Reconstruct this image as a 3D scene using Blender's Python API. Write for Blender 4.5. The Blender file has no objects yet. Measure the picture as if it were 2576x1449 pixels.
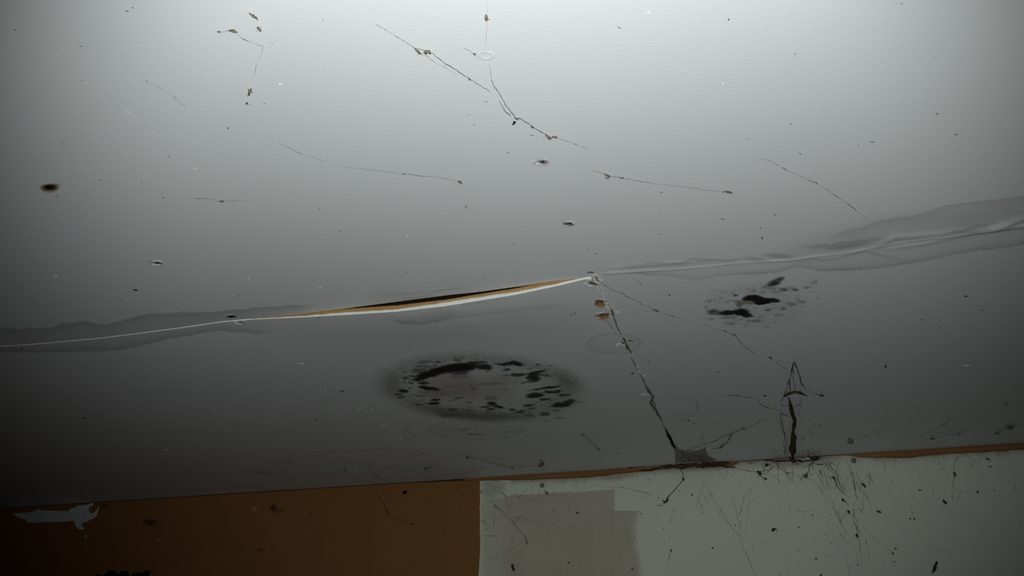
import bpy, bmesh, math, random
import numpy as np
from mathutils import Matrix, Vector

# ------------------------------------------------------------------ camera, light, exposure
sc = bpy.context.scene
COL = sc.collection
H = 2.40            # ceiling height
CZ = 1.78           # the phone is held this high
CAM = np.array([0.0, 0.0, CZ])
F, PX, PY = 2233.13, 1288.0, 724.5          # focal length and centre for a 2576 x 1449 frame
AX = np.array([0.96043815, -0.11500043, -0.25364042])   # along the wall, in lens axes (x right, y down, z ahead)
AY = np.array([0.27841562, 0.41801066, 0.86472645])     # towards the wall
AZ = np.cross(AX, AY)
ROT = np.array([AX, AY, AZ])

cd = bpy.data.cameras.new('camera')
cam = bpy.data.objects.new('camera', cd)
COL.objects.link(cam)
right, down, ahead = ROT @ [1, 0, 0], ROT @ [0, 1, 0], ROT @ [0, 0, 1]
m = Matrix.Identity(4)
for i in range(3):
    m[i][0], m[i][1], m[i][2], m[i][3] = right[i], -down[i], -ahead[i], CAM[i]
cam.matrix_world = m
cd.sensor_fit = 'HORIZONTAL'
cd.sensor_width = 36.0
cd.lens = F / 2576 * 36.0
cd.clip_start = 0.02
sc.camera = cam

sc.view_settings.view_transform = 'Standard'
sc.view_settings.look = 'None'
sc.view_settings.gamma = 1.0
sc.view_settings.use_curve_mapping = False
sc.view_settings.exposure = 0.0

w = bpy.data.worlds.new('world')
sc.world = w
w.use_nodes = True
w.node_tree.nodes['Background'].inputs[0].default_value = (0.02, 0.018, 0.014, 1)
w.node_tree.nodes['Background'].inputs[1].default_value = 0.1

# the only light: the hand-held phone torch beside the lens
ld = bpy.data.lights.new('phone_torch', 'SPOT')
ld.energy = 32.0
ld.color = (0.925, 0.99, 1.0)
ld.spot_size = 2 * 0.768
ld.spot_blend = 0.707
ld.shadow_soft_size = 0.012
lamp = bpy.data.objects.new('phone_torch', ld)
COL.objects.link(lamp)
lamp.location = (-0.062, 0.154, CZ + 0.076)
lamp.rotation_euler = Vector((-0.708, 2.843, 1.911)).to_track_quat('-Z', 'Y').to_euler()

# ------------------------------------------------------------------ pixels of the photo -> places in the room
rng = random.Random(7)
WY = 2.437          # the wall plane


def ray(px, py):
    px = np.asarray(px, float); py = np.asarray(py, float)
    v = np.stack([px - PX, py - PY, np.full_like(px, F)], -1)
    return v @ ROT.T


def ip(poly, x):
    xs = [p[0] for p in poly]; ys = [p[1] for p in poly]
    return np.interp(x, xs, ys)


def flat(px, py):
    d = ray(px, py)
    return CAM + d * ((H - CZ) / d[..., 2])[..., None]


# outline of the gap in the photo: U upper board's edge, L lower board's lower edge, M the plaster/paper border
U_PX = [(-500, 925), (0, 870), (60, 867), (250, 850), (330, 840), (450, 824), (560, 808), (634, 801), (750, 790), (860, 777), (1030, 755),
        (1130, 742), (1200, 735), (1310, 720), (1400, 706), (1485, 696)]
L_PX = [(-500, 928), (0, 871.4), (60, 868.6), (250, 851.8), (330, 842.0), (450, 826.2), (560, 810.4), (634, 804), (750, 799), (860, 793), (1000, 784),
        (1130, 769), (1200, 757), (1290, 743), (1400, 720), (1485, 699)]
M_PX = [(-500, 923), (0, 867), (60, 864), (250, 847), (330, 837), (450, 821), (560, 805), (634, 801.5), (750, 795), (860, 786), (1000, 777),
        (1130, 758), (1200, 747), (1300, 733), (1400, 713), (1485, 694)]
R_PX = [(1485, 696), (1500, 690), (1560, 685), (1640, 680), (1716, 676), (1850, 662), (1990, 653), (2140, 634), (2250, 613),
        (2330, 601), (2420, 590), (2500, 578), (2576, 566), (3100, 500)]
CRACK_PX = [(1487, 694), (1492, 703), (1505, 722), (1522, 752), (1536, 777), (1548, 812), (1560, 842), (1574, 865), (1583, 884), (1590, 903),
            (1600, 925), (1612, 945), (1622, 962), (1634, 990), (1643, 1010), (1655, 1038), (1668, 1068), (1680, 1092), (1692, 1118), (1706, 1152)]

seamL = flat(*np.array(U_PX).T)[:, :2]
seamR = flat(*np.array(R_PX).T)[:, :2]
seam = np.concatenate([seamL, seamR[1:]])
crack = flat(*np.array(CRACK_PX).T)[:, :2]
XC = crack[0][0]


def seam_y(x):
    return np.interp(x, seam[:, 0], seam[:, 1])


def crack_x(y):
    return np.interp(y, crack[:, 1], crack[:, 0])


def on_y(px, py, y):
    d = ray(px, py)
    return CAM + d * (y / d[..., 1])[..., None]


# how far the left lower board hangs down along its edge
_sx, _ss = [], []
for px in np.arange(-500, 1486, 15.0):
    y0 = 1.222
    for _ in range(4):
        p = on_y(np.array([px]), np.array([ip(L_PX, px)]), np.array([y0]))[0]
        y0 = seam_y(p[0]) + 0.003
    _sx.append(p[0]); _ss.append(max(0.0, H - p[2]))

_ss = list(np.convolve(np.pad(_ss, 2, mode='edge'), np.ones(5) / 5, mode='valid'))


def edge_sag(x):
    return np.interp(x, _sx, _ss)


def sag(x, y):
    """drop of the ceiling's underside below H"""
    x = np.asarray(x, float); y = np.asarray(y, float)
    d = y - seam_y(x)
    s = edge_sag(x) * np.exp(-(np.maximum(d - 0.003, 0) / 0.16) ** 2)
    return np.where((d > 0.0005) & (x < crack_x(y)), s, 0.0)


def pc(px, py, off=0.0):
    """point under the ceiling seen at this pixel"""
    px = np.asarray(px, float); py = np.asarray(py, float)
    d = ray(px, py)
    z = np.full(px.shape, H - CZ)
    for _ in range(6):
        p = CAM + d * (z / d[..., 2])[..., None]
        sg = sag(p[..., 0], p[..., 1])
        z = H - CZ - sg - off - np.minimum(sg * 0.15, 0.00008)
    return CAM + d * (z / d[..., 2])[..., None]


def pw(px, py, off=0.0):
    """point in front of the wall seen at this pixel"""
    px = np.asarray(px, float); py = np.asarray(py, float)
    return on_y(px, py, np.full(px.shape, WY - off))


def P(s, px, py, off=0.0):
    return pc(px, py, off) if s == 'c' else pw(px, py, off)


# ------------------------------------------------------------------ noise
def vnoise(x, y, seed=0):
    x = np.asarray(x, float); y = np.asarray(y, float)
    xi = np.floor(x); yi = np.floor(y)
    fx = x - xi; fy = y - yi
    fx = fx * fx * (3 - 2 * fx); fy = fy * fy * (3 - 2 * fy)

    def h(a, b):
        v = np.sin(a * 127.1 + b * 311.7 + seed * 74.7) * 43758.5453
        return v - np.floor(v)
    return (h(xi, yi) * (1 - fx) + h(xi + 1, yi) * fx) * (1 - fy) + (h(xi, yi + 1) * (1 - fx) + h(xi + 1, yi + 1) * fx) * fy


def fbm(x, y, seed=0, n=4):
    s = 0; a = 0.5; t = 0
    for i in range(n):
        s = s + a * vnoise(x * 2 ** i, y * 2 ** i, seed + i * 13); t += a; a *= 0.55
    return s / t


def sstep(a, b, x):
    t = np.clip((x - a) / (b - a), 0, 1)
    return t * t * (3 - 2 * t)


# ------------------------------------------------------------------ materials
def nodes_of(name):
    mt = bpy.data.materials.new(name)
    mt.use_nodes = True
    nt = mt.node_tree
    return mt, nt, nt.nodes['Principled BSDF']


def paint(name, c1, c2, rough=0.62, scale=9.0, bump=0.05, bscale=420.0, stretch=(1, 1, 1), stained=False, spec=0.25):
    """matt paint: two close tones, a fine roller texture, and whatever stain its surface carries"""
    mt, nt, b = nodes_of(name)
    N, Lk = nt.nodes.new, nt.links.new
    geo = N('ShaderNodeNewGeometry')
    mp = N('ShaderNodeMapping'); mp.inputs['Scale'].default_value = stretch
    Lk(geo.outputs['Position'], mp.inputs['Vector'])
    n1 = N('ShaderNodeTexNoise'); n1.inputs['Scale'].default_value = scale; n1.inputs['Detail'].default_value = 6
    Lk(mp.outputs[0], n1.inputs['Vector'])
    cr = N('ShaderNodeMix'); cr.data_type = 'RGBA'
    cr.inputs['A'].default_value = (*c1, 1); cr.inputs['B'].default_value = (*c2, 1)
    Lk(n1.outputs['Fac'], cr.inputs['Factor'])
    out = cr.outputs['Result']
    if stained:
        at = N('ShaderNodeAttribute'); at.attribute_name = 'stain'
        mx = N('ShaderNodeMix'); mx.data_type = 'RGBA'
        Lk(at.outputs['Alpha'], mx.inputs['Factor']); Lk(out, mx.inputs['A']); Lk(at.outputs['Color'], mx.inputs['B'])
        out = mx.outputs['Result']
    Lk(out, b.inputs['Base Color'])
    b.inputs['Roughness'].default_value = rough
    b.inputs['Specular IOR Level'].default_value = spec
    n2 = N('ShaderNodeTexNoise'); n2.inputs['Scale'].default_value = bscale; n2.inputs['Detail'].default_value = 3
    Lk(mp.outputs[0], n2.inputs['Vector'])
    bp = N('ShaderNodeBump'); bp.inputs['Strength'].default_value = bump; bp.inputs['Distance'].default_value = 0.004
    Lk(n2.outputs['Fac'], bp.inputs['Height']); Lk(bp.outputs[0], b.inputs['Normal'])
    return mt


CEIL1, CEIL2 = (0.738, 0.745, 0.733), (0.766, 0.773, 0.760)
WALL1, WALL2 = (0.69, 0.735, 0.62), (0.74, 0.785, 0.665)
M = {}
M['ceiling'] = paint('ceiling_paint', CEIL1, CEIL2, bump=0.06, stretch=(0.35, 1, 1))
M['ceiling_stain'] = paint('stained_ceiling_paint', CEIL1, CEIL2, bump=0.06, stretch=(0.35, 1, 1), stained=True)
M['wall'] = paint('wall_paint', WALL1, WALL2, scale=5, bump=0.05)
M['wall_stain'] = paint('discoloured_wall_paint', WALL1, WALL2, scale=5, bump=0.05, stained=True)
M['brown'] = paint('bare_brown_board', (0.25, 0.112, 0.036), (0.31, 0.137, 0.043), scale=14, bump=0.08, rough=0.7)
M['brown_stain'] = paint('spotted_brown_board', (0.25, 0.112, 0.036), (0.31, 0.137, 0.043), scale=14, bump=0.08, rough=0.7, stained=True)
M['timber'] = paint('old_timber', (0.13, 0.06, 0.022), (0.40, 0.19, 0.07), scale=16, bump=0.25, bscale=160, stretch=(0.25, 2, 2.5), rough=0.7)
M['plaster'] = paint('broken_plaster', (0.80, 0.76, 0.62), (0.97, 0.97, 0.95), scale=26, bump=0.3, bscale=300)
M['paper'] = paint('brown_backing_paper', (0.34, 0.19, 0.065), (0.52, 0.31, 0.125), scale=40, bump=0.3, bscale=240, rough=0.8)
M['void'] = paint('loft_boards_and_shadow_strip', (0.035, 0.022, 0.012), (0.06, 0.04, 0.02), scale=6, rough=0.9)
M['floor'] = paint('dark_floor', (0.05, 0.035, 0.025), (0.08, 0.055, 0.04), scale=4)
M['web'] = paint('dusty_cobweb', (0.14, 0.125, 0.105), (0.28, 0.25, 0.215), scale=120, bump=0, rough=0.95, spec=0.05)
M['webpale'] = paint('pale_cobweb', (0.30, 0.29, 0.26), (0.42, 0.40, 0.37), scale=120, bump=0, rough=0.95, spec=0.05)
M['webdark'] = paint('dark_brown_cobweb', (0.06, 0.032, 0.02), (0.115, 0.065, 0.04), scale=120, bump=0, rough=0.95, spec=0.05)
M['dust'] = paint('dust_clump', (0.12, 0.095, 0.065), (0.30, 0.255, 0.19), scale=200, bump=0.2, rough=0.95, spec=0.05)
M['husk'] = paint('dry_insect_husk', (0.03, 0.02, 0.016), (0.085, 0.055, 0.04), scale=150, bump=0.2, rough=0.6)
M['black'] = paint('black_fluff', (0.006, 0.006, 0.007), (0.014, 0.012, 0.012), scale=90, bump=0.2, rough=0.95, spec=0.05)
M['rust'] = paint('rusted_metal', (0.05, 0.022, 0.01), (0.16, 0.07, 0.025), scale=260, bump=0.3, rough=0.6)
M['tan'] = paint('orange_brown_silk', (0.16, 0.075, 0.04), (0.32, 0.16, 0.085), scale=120, bump=0.3, rough=0.85)
M['scrap'] = paint('torn_white_lining_paper', (0.62, 0.67, 0.64), (0.70, 0.75, 0.72), scale=30, bump=0.15, rough=0.85)
M['ochre'] = paint('rust_stained_filler', (0.20, 0.105, 0.035), (0.42, 0.24, 0.09), scale=180, bump=0.3, rough=0.85)
M['greyhead'] = paint('painted_screw_head', (0.20, 0.205, 0.20), (0.5, 0.5, 0.48), scale=220, bump=0.4, rough=0.6)
M['egg'] = paint('grey_egg_sac', (0.16, 0.14, 0.12), (0.34, 0.30, 0.27), scale=150, bump=0.3, rough=0.8)


# ------------------------------------------------------------------ objects
def mesh_obj(name, verts, faces, mat, parent=None, smooth=True, stain=None):
    me = bpy.data.meshes.new(name)
    verts = np.asarray(verts, float)
    if parent is not None:
        verts = verts - np.array(parent.location)
        org = None
    else:
        org = verts.mean(0); verts = verts - org
    me.from_pydata([tuple(v) for v in verts], [], [tuple(int(i) for i in f) for f in faces])
    me.materials.append(mat)
    if stain is not None:
        a = me.attributes.new('stain', 'FLOAT_COLOR', 'POINT')
        a.data.foreach_set('color', np.asarray(stain, np.float32).ravel())
    if smooth:
        me.polygons.foreach_set('use_smooth', [True] * len(me.polygons))
    me.update()
    o = bpy.data.objects.new(name, me)
    COL.objects.link(o)
    if parent is not None:
        o.parent = parent
    else:
        o.location = org
    return o


def tag(o, label, cat, group=None):
    o['label'] = label; o['category'] = cat
    if group:
        o['group'] = group
    return o


def thing(name, label, cat, loc, group=None):
    o = bpy.data.objects.new(name, None)
    o.empty_display_size = 0.02
    COL.objects.link(o)
    o.location = [float(v) for v in loc]
    return tag(o, label, cat, group)


def struct(name, verts, faces, mat, parent=None, smooth=False):
    o = mesh_obj(name, verts, faces, mat, parent, smooth)
    if parent is None:
        o['kind'] = 'structure'
    return o


def box(x0, x1, y0, y1, z0, z1):
    v = [(x, y, z) for z in (z0, z1) for y in (y0, y1) for x in (x0, x1)]
    f = [(0, 2, 3, 1), (4, 5, 7, 6), (0, 1, 5, 4), (2, 6, 7, 3), (0, 4, 6, 2), (1, 3, 7, 5)]
    return v, f


def gridfaces(nr, nc):
    i = np.arange(nr - 1)[:, None] * nc + np.arange(nc - 1)[None, :]
    i = i.ravel()
    return np.stack([i, i + 1, i + nc + 1, i + nc], 1)


def board(name, X, Y, Z, t=0.0115):
    """a board with a grid underside (nr x nc) and the same grid as its back"""
    nr, nc = X.shape
    lo = np.stack([X, Y, Z], -1).reshape(-1, 3)
    hi = lo + [0, 0, t]
    f = gridfaces(nr, nc)
    n = len(lo)
    faces = list(map(tuple, f[:, ::-1])) + list(map(tuple, f + n))
    rim = [(0, c) for c in range(nc)] + [(r, nc - 1) for r in range(1, nr)] + [(nr - 1, c) for c in range(nc - 2, -1, -1)] + [(r, 0) for r in range(nr - 2, 0, -1)]
    ids = [r * nc + c for r, c in rim]
    for a, b in zip(ids, ids[1:] + ids[:1]):
        faces.append((a, b, b + n, a + n))
    o = struct(name, np.concatenate([lo, hi]), faces, M['ceiling'])
    return o


# ------------------------------------------------------------------ the room
XL, XR, YB = -3.4, 2.6, -1.9
# the big upper board, up to its edge along the seam
xs = np.unique(np.concatenate([np.linspace(XL, XR, 80), np.linspace(-1.5, 0.6, 260)]))
v = np.linspace(0, 1, 30)
X = np.repeat(xs[None, :], len(v), 0)
Y = YB + (seam_y(xs)[None, :] - YB) * v[:, None]
board('ceiling', X, Y, np.full_like(X, H))
YE = WY - 0.002


# lower left board, sagging along its free edge
def lower_left():
    u = np.concatenate([np.linspace(0, 0.3, 16)[:-1], np.linspace(0.3, 1, 620)])
    t = np.concatenate([np.linspace(0, 0.3, 40)[:-1], np.linspace(0.3, 1, 90)])
    xu = XL + (XC - 0.0008 - XL) * u
    y0 = seam_y(xu) + 0.003
    Y = y0[None, :] + (YE - y0)[None, :] * t[:, None]
    Xr = crack_x(Y) - 0.0008
    X = XL + (Xr - XL) * u[None, :]
    S = edge_sag(X) * np.exp(-(np.maximum(Y - seam_y(X) - 0.003, 0) / 0.16) ** 2)
    return X, Y, H - S, xu, y0


X, Y, Z, xu, y0 = lower_left()
ll = board('ceiling', X, Y, Z)
# its broken front edge: white plaster core below, brown paper above
px = np.arange(-300, 1486, 4.0)
yy = seam_y(flat(px, ip(U_PX, px))[:, 0]) + 0.003
lo = on_y(px, ip(L_PX, px), yy)
mi = on_y(px, ip(M_PX, px) + 1.6 * (vnoise(px / 14, px * 0, 3) - 0.5) * (px > 600) + 0.8 * (vnoise(px / 4, px * 0, 5) - 0.5) * (px > 600), yy)
lo[:, 1] -= 0.0002; mi[:, 1] -= 0.0004
lo[:, 2] += 0.0004 * (vnoise(px / 9, px * 0, 8) - 0.5)
hi = lo.copy(); hi[:, 2] = np.maximum(lo[:, 2] + 0.0117, mi[:, 2] + 0.0002)
n = len(px)
bulge = (lo + mi) / 2; bulge[:, 1] -= 0.0002 + 0.0006 * vnoise(px / 7, px * 0, 9)
back = mi + [0, 0.0016, 0]
vv = np.concatenate([lo, bulge, mi, back])
ff = np.concatenate([gridfaces(2, n), gridfaces(2, n) + n, gridfaces(2, n) + 2 * n])
e = mesh_obj('plaster_edge', vv, ff, M['plaster'], ll)
e['label'] = 'broken white plaster along the sagging edge'
pm = mi + [0, -0.0003, -0.0003]
md = (pm + hi) / 2 + np.stack([0 * px, -0.0004 - 0.0006 * vnoise(px / 11, px * 0, 21), 0 * px], -1)
vv = np.concatenate([pm, md, hi + [0, -0.0006, 0], hi + [0, 0.006, 0.0003]])
e = mesh_obj('paper_edge', vv, np.concatenate([gridfaces(2, n), gridfaces(2, n) + n, gridfaces(2, n) + 2 * n]), M['paper'], ll)
e['label'] = 'torn brown backing paper above the white plaster'

# lower right board
u = np.linspace(0, 1, 160); t = np.linspace(0, 1, 110)
xu = XC + 0.0008 + (XR - XC) * u
y0 = seam_y(xu) + 0.0006
Y = y0[None, :] + (YE - y0)[None, :] * t[:, None]
slot = 0.0042 * np.exp(-((Y - flat(1686, 1103)[1]) / 0.075) ** 2)
Xl = crack_x(Y) + 0.0008 + slot
X = Xl + (XR - Xl) * u[None, :]
board('ceiling', X, Y, np.full_like(X, H))

# dark boards of the loft floor over the ceiling, joists between
v_, f_ = box(XL, XR, YB, WY + 0.1, H + 0.14, H + 0.16)
o = struct('ceiling', v_, f_, M['void'])

struct('floor', *box(XL, XR, YB, WY + 0.1, -0.05, 0.0), M['floor'])
struct('wall_front', *box(XL, XR, WY, WY + 0.1, 0.0, H + 0.14), M['wall'])
struct('wall_left', *box(XL - 0.1, XL, YB, WY + 0.1, 0.0, H + 0.14), M['brown'])
struct('wall_right', *box(XR, XR + 0.1, YB, WY + 0.1, 0.0, H + 0.14), M['brown'])
struct('wall_back', *box(XL, XR, YB - 0.1, YB, 0.0, H + 0.14), M['brown'])

# timber strip between ceiling and wall; at left a dark strip painted as shadow
TOP_PX = [(-300, 1294), (0, 1275), (250, 1259), (590, 1237), (860, 1219), (1000, 1209), (1227, 1195), (1500, 1181), (1700, 1164), (1850, 1155),
          (2000, 1147), (2130, 1140), (2250, 1127), (2400, 1117), (2576, 1108), (3000, 1076)]
BOT_PX = [(-300, 1297), (0, 1278), (250, 1262.5), (590, 1241), (860, 1224), (1000, 1215), (1150, 1209), (1227, 1208), (1350, 1205), (1460, 1201), (1520, 1196), (1570, 1189),
          (1640, 1182), (1720, 1173), (1790, 1172), (1845, 1168), (1866, 1156), (1900, 1153.5), (2000, 1148.5), (2100, 1143.5), (2125, 1143), (2170, 1149), (2200, 1150), (2290, 1150), (2340, 1143), (2420, 1139), (2576, 1129), (3000, 1095)]
for tn, pa, pb, mt_ in (('trim_1', 1165, 2990, 'timber'), ('shadow_strip', -300, 1174, 'void')):
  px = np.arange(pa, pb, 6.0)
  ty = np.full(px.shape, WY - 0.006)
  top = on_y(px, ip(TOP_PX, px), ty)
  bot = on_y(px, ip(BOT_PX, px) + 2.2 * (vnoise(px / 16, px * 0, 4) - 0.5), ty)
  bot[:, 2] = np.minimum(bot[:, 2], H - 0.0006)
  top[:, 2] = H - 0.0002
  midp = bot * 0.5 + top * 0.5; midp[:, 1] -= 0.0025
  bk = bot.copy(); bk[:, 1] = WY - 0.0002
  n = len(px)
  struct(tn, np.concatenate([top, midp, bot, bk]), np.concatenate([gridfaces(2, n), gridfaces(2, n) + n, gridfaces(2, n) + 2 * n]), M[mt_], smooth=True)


# ------------------------------------------------------------------ stain sheets: a skin of paint that carries soft marks
def sheet(name, gx, gy, fn, mat, s='c', off=0.0003, thr=0.02, relief=None, parent=None):
    """gx, gy: grids of photo pixels; fn(px, py) -> alpha, colour; keeps only the stained faces"""
    A, C = fn(gx, gy)
    d = np.full(gx.shape, off) if relief is None else off + relief(gx, gy, A)
    p = P(s, gx, gy, 0.0)
    if s == 'c':
        p[..., 2] -= d
    else:
        p[..., 1] -= d
    nr, nc = gx.shape
    f = gridfaces(nr, nc)
    Af = A.ravel()
    keep = Af[f].max(1) > thr
    f = f[keep]
    used = np.unique(f)
    remap = np.full(nr * nc, -1); remap[used] = np.arange(len(used))
    if s == 'c':
        f = f[:, ::-1]
    st = np.concatenate([C.reshape(-1, 3), np.clip(Af, 0, 1)[:, None]], 1)
    return mesh_obj(name, p.reshape(-1, 3)[used], remap[f], mat, parent, stain=st[used])


def grid(x0, x1, y0, y1, sx, sy):
    return np.meshgrid(np.arange(x0, x1 + sx, sx), np.arange(y0, y1 + sy, sy))


def ell(gx, gy, cx, cy, rx, ry, ang=0.0, soft=0.35):
    a = math.radians(ang)
    dx, dy = gx - cx, gy - cy
    q = np.hypot((dx * math.cos(a) + dy * math.sin(a)) / rx, (-dx * math.sin(a) + dy * math.cos(a)) / ry)
    return 1 - sstep(1 - soft, 1 + soft, q)


def pdist(gx, gy, poly):
    """distance to a polyline, and the side (+ below)"""
    best = np.full(gx.shape, 1e9)
    for (x0, y0), (x1, y1) in zip(poly, poly[1:]):
        dx, dy = x1 - x0, y1 - y0
        t = np.clip(((gx - x0) * dx + (gy - y0) * dy) / (dx * dx + dy * dy), 0, 1)
        best = np.minimum(best, np.hypot(gx - x0 - t * dx, gy - y0 - t * dy))
    side = np.sign(gy - np.interp(gx, [p[0] for p in poly], [p[1] for p in poly]))
    return best, side


def tide(gx, gy, poly, w_out, w_in, inward):
    """a tide mark: crisp on its outer side, fading inward (inward = +1 below the line, -1 above)"""
    d, sd = pdist(gx, gy, poly)
    xs_ = [p[0] for p in poly]
    L = 60.0
    endf = sstep(xs_[0] - 5, xs_[0] + L, gx) if xs_[0] > 5 else 1.0
    endf = endf * (1 - sstep(xs_[-1] - L, xs_[-1] + 5, gx) if xs_[-1] < 2570 else 1.0)
    return np.where(sd == inward, np.exp(-d / w_in), np.exp(-(d / w_out) ** 2)) * endf


class Layer:
    def __init__(self, shape):
        self.a = np.zeros(shape); self.c = np.zeros(shape + (3,)); self.w = np.zeros(shape)

    def add(self, a, col):
        a = np.clip(a, 0, 0.995)
        na = self.a + a * (1 - self.a)
        k = np.where(na > 1e-6, a / np.maximum(na, 1e-6), 0)[..., None]
        self.c = self.c * (1 - k) + np.array(col) * k
        self.a = na


# ---- the large mould patch (marks read off the photo in a x4.155 enlargement whose corner is at 900, 840)
def Zm(x, y):
    return 900 + x / 4.155, 840 + y / 4.155


BLK = (0.010, 0.010, 0.011)
SPOTS1 = [  # cx, cy, rx, ry, angle, alpha
    (680, 440, 90, 42, -22, .97), (790, 400, 120, 48, -18, .98), (920, 370, 130, 45, -10, .98), (1060, 350, 130, 45, -3, .98), (1150, 345, 90, 42, 0, .97),
    (1310, 345, 100, 32, 6, .97), (1040, 395, 120, 30, 0, .8), (1060, 440, 110, 25, 0, .35), (1220, 305, 70, 18, 0, .8),
    (1600, 308, 120, 22, -2, .93), (1680, 315, 60, 24, 5, .9), (1480, 315, 70, 9, 0, .8), (1568, 375, 44, 13, -8, .8), (1350, 393, 32, 9, 0, .6),
    (1305, 295, 36, 10, 0, .8), (1200, 298, 40, 10, 0, .7), (1040, 275, 40, 16, 0, .6), (1080, 243, 36, 10, 0, .3), (1235, 262, 16, 6, 0, .5),
    (840, 290, 44, 14, 0, .75), (815, 323, 34, 10, 0, .65), (700, 295, 90, 18, 0, .4), (650, 330, 60, 10, 0, .6), (640, 380, 80, 30, -8, .6), (740, 345, 50, 10, 0, .6),
    (490, 390, 30, 10, 0, .35), (470, 358, 40, 10, 0, .35), (500, 460, 36, 12, 0, .75), (580, 442, 34, 10, 0, .75), (590, 475, 50, 12, 0, .7), (552, 508, 30, 12, 0, .85),
    (482, 500, 16, 12, 0, .5), (545, 558, 22, 10, 0, .7), (690, 512, 60, 14, 0, .85), (755, 565, 110, 20, 8, .95), (690, 550, 44, 14, 0, .8),
    (472, 597, 58, 18, 4, .95), (420, 632, 40, 12, 0, .6), (450, 662, 44, 13, -5, .6), (640, 645, 60, 9, 0, .4), (690, 605, 40, 8, 0, .3),
    (805, 685, 56, 13, 2, .95), (795, 725, 68, 19, -3, .95), (640, 740, 40, 11, 0, .7), (700, 720, 24, 10, 0, .2),
    (1880, 400, 90, 14, -12, .9), (1840, 430, 70, 40, 0, .93), (1680, 425, 90, 18, -6, .9), (1830, 462, 80, 22, 3, .93), (1830, 490, 70, 18, -5, .8), (1965, 430, 60, 12, 5, .6),
    (1735, 510, 40, 12, 0, .6), (1540, 435, 30, 8, 0, .6), (1885, 320, 32, 14, 0, .55), (2010, 332, 34, 8, 0, .45), (1780, 370, 30, 9, 0, .4),
    (1950, 568, 160, 12, -7, .92), (2050, 552, 70, 14, -6, .9), (1845, 643, 98, 30, -9, .97), (1998, 606, 52, 18, 0, .92), (2080, 600, 50, 16, -6, .88), (2160, 637, 64, 16, -4, .88),
    (1950, 683, 66, 14, -5, .92), (1790, 746, 54, 14, -6, .94), (2140, 740, 110, 25, -4, .98), (2220, 705, 70, 18, -5, .9), (1825, 778, 36, 10, 0, .6), (1880, 718, 20, 8, 0, .6),
    (2030, 695, 28, 7, 0, .5), (2085, 690, 22, 6, 0, .4), (2330, 708, 50, 8, 0, .4), (2070, 803, 34, 9, 0, .5),
    (1405, 728, 42, 20, 0, .95), (1470, 760, 66, 15, 3, .95), (1345, 760, 62, 10, -5, .8), (1390, 786, 38, 12, 0, .93), (1400, 668, 60, 30, 0, .35), (1160, 713, 44, 12, 0, .45),
    (1620, 792, 36, 14, 0, .75), (1720, 798, 44, 16, 0, .7), (1690, 818, 50, 12, 0, .8), (1960, 838, 54, 18, 0, .8), (1800, 852, 60, 16, 0, .45), (2110, 875, 50, 12, 0, .45), (1970, 908, 40, 8, 0, .35),
    (1380, 818, 30, 6, 0, .5), (1060, 668, 60, 7, -5, .55), (1000, 690, 90, 6, -10, .4), (1180, 548, 24, 10, 30, .6), (1380, 523, 130, 10, -2, .35), (950, 545, 60, 8, 0, .3),
    (1215, 578, 40, 14, 0, .3), (1550, 580, 40, 8, 0, .3), (1000, 785, 60, 14, 0, .5), (930, 850, 90, 20, 5, .4), (1130, 800, 60, 14, 0, .3),
]


def mould_large(gx, gy):
    zx, zy = (gx - 900) * 4.155, (gy - 840) * 4.155
    wx = zx + 46 * (fbm(zx / 90, zy / 40, 31) - 0.5) + 20 * (vnoise(zx / 26, zy / 13, 32) - .5)
    wy = zy + 22 * (fbm(zx / 90, zy / 40, 33) - 0.5) + 9 * (vnoise(zx / 26, zy / 13, 34) - .5)
    lay = Layer(gx.shape)
    n1 = fbm(zx / 130, zy / 60, 11); n2 = fbm(zx / 34, zy / 15, 12, 3)
    # broad grey-green bloom with a darker rim
    q = np.hypot((wx - 1300) / 1080, (wy - 555 - 0.05 * (zx - 1300)) / 360)
    body = 1 - sstep(0.78, 1.12, q)
    rim = np.exp(-((q - 0.86) / 0.15) ** 2)
    low = sstep(620, 850, wy) * (1 - sstep(1300, 1800, zx))
    lay.add(body * (0.14 + 0.25 * (n1 - .5)) + rim * (0.20 + 0.3 * (n2 - .5)) + 0.16 * low * body, (0.12, 0.12, 0.088))
    lay.add(rim * ell(wx, wy, 2230, 440, 170, 170, 0, .6) * .45, (0.09, 0.085, 0.06))
    lay.add(rim * ell(wx, wy, 1150, 850, 560, 90, 3, .6) * .5, (0.085, 0.083, 0.06))
    lay.add(rim * ell(wx, wy, 280, 560, 170, 170, 0, .6) * .35, (0.09, 0.085, 0.06))
    # pinkish centre where the growth has dried
    lay.add(ell(wx, wy, 960, 540, 280, 130, 0, .45) * .6, (0.44, 0.35, 0.31))
    lay.add(ell(wx, wy, 1260, 570, 380, 120, 0, .5) * .5, (0.41, 0.335, 0.30))
    lay.add(ell(wx, wy, 1560, 470, 160, 60, 0, .5) * .3, (0.25, 0.21, 0.185))
    lay.add(ell(wx, wy, 780, 625, 160, 40, 0, .5) * .35, (0.22, 0.16, 0.115))
    # clean grey window among the right-hand spots
    lay.add(ell(wx, wy, 1930, 735, 170, 50, -6, .5) * .5, (0.48, 0.49, 0.47))
    lay.add(ell(wx, wy, 1980, 390, 180, 50, 8, .6) * .3, (0.42, 0.42, 0.40))
    fine = sstep(0.60, 0.74, fbm(zx / 26, zy / 11, 55, 3)) * body * sstep(.35, .75, q)
    lay.add(fine * .35, (0.05, 0.05, 0.04))
    for cx, cy, rx, ry, ang, al in SPOTS1:
        s_ = ell(wx, wy, cx, cy, rx, ry, ang, .38)
        lay.add(s_ * al * (0.8 + 0.4 * n2 if al < .9 else 1), BLK)
    return lay.a, lay.c


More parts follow.
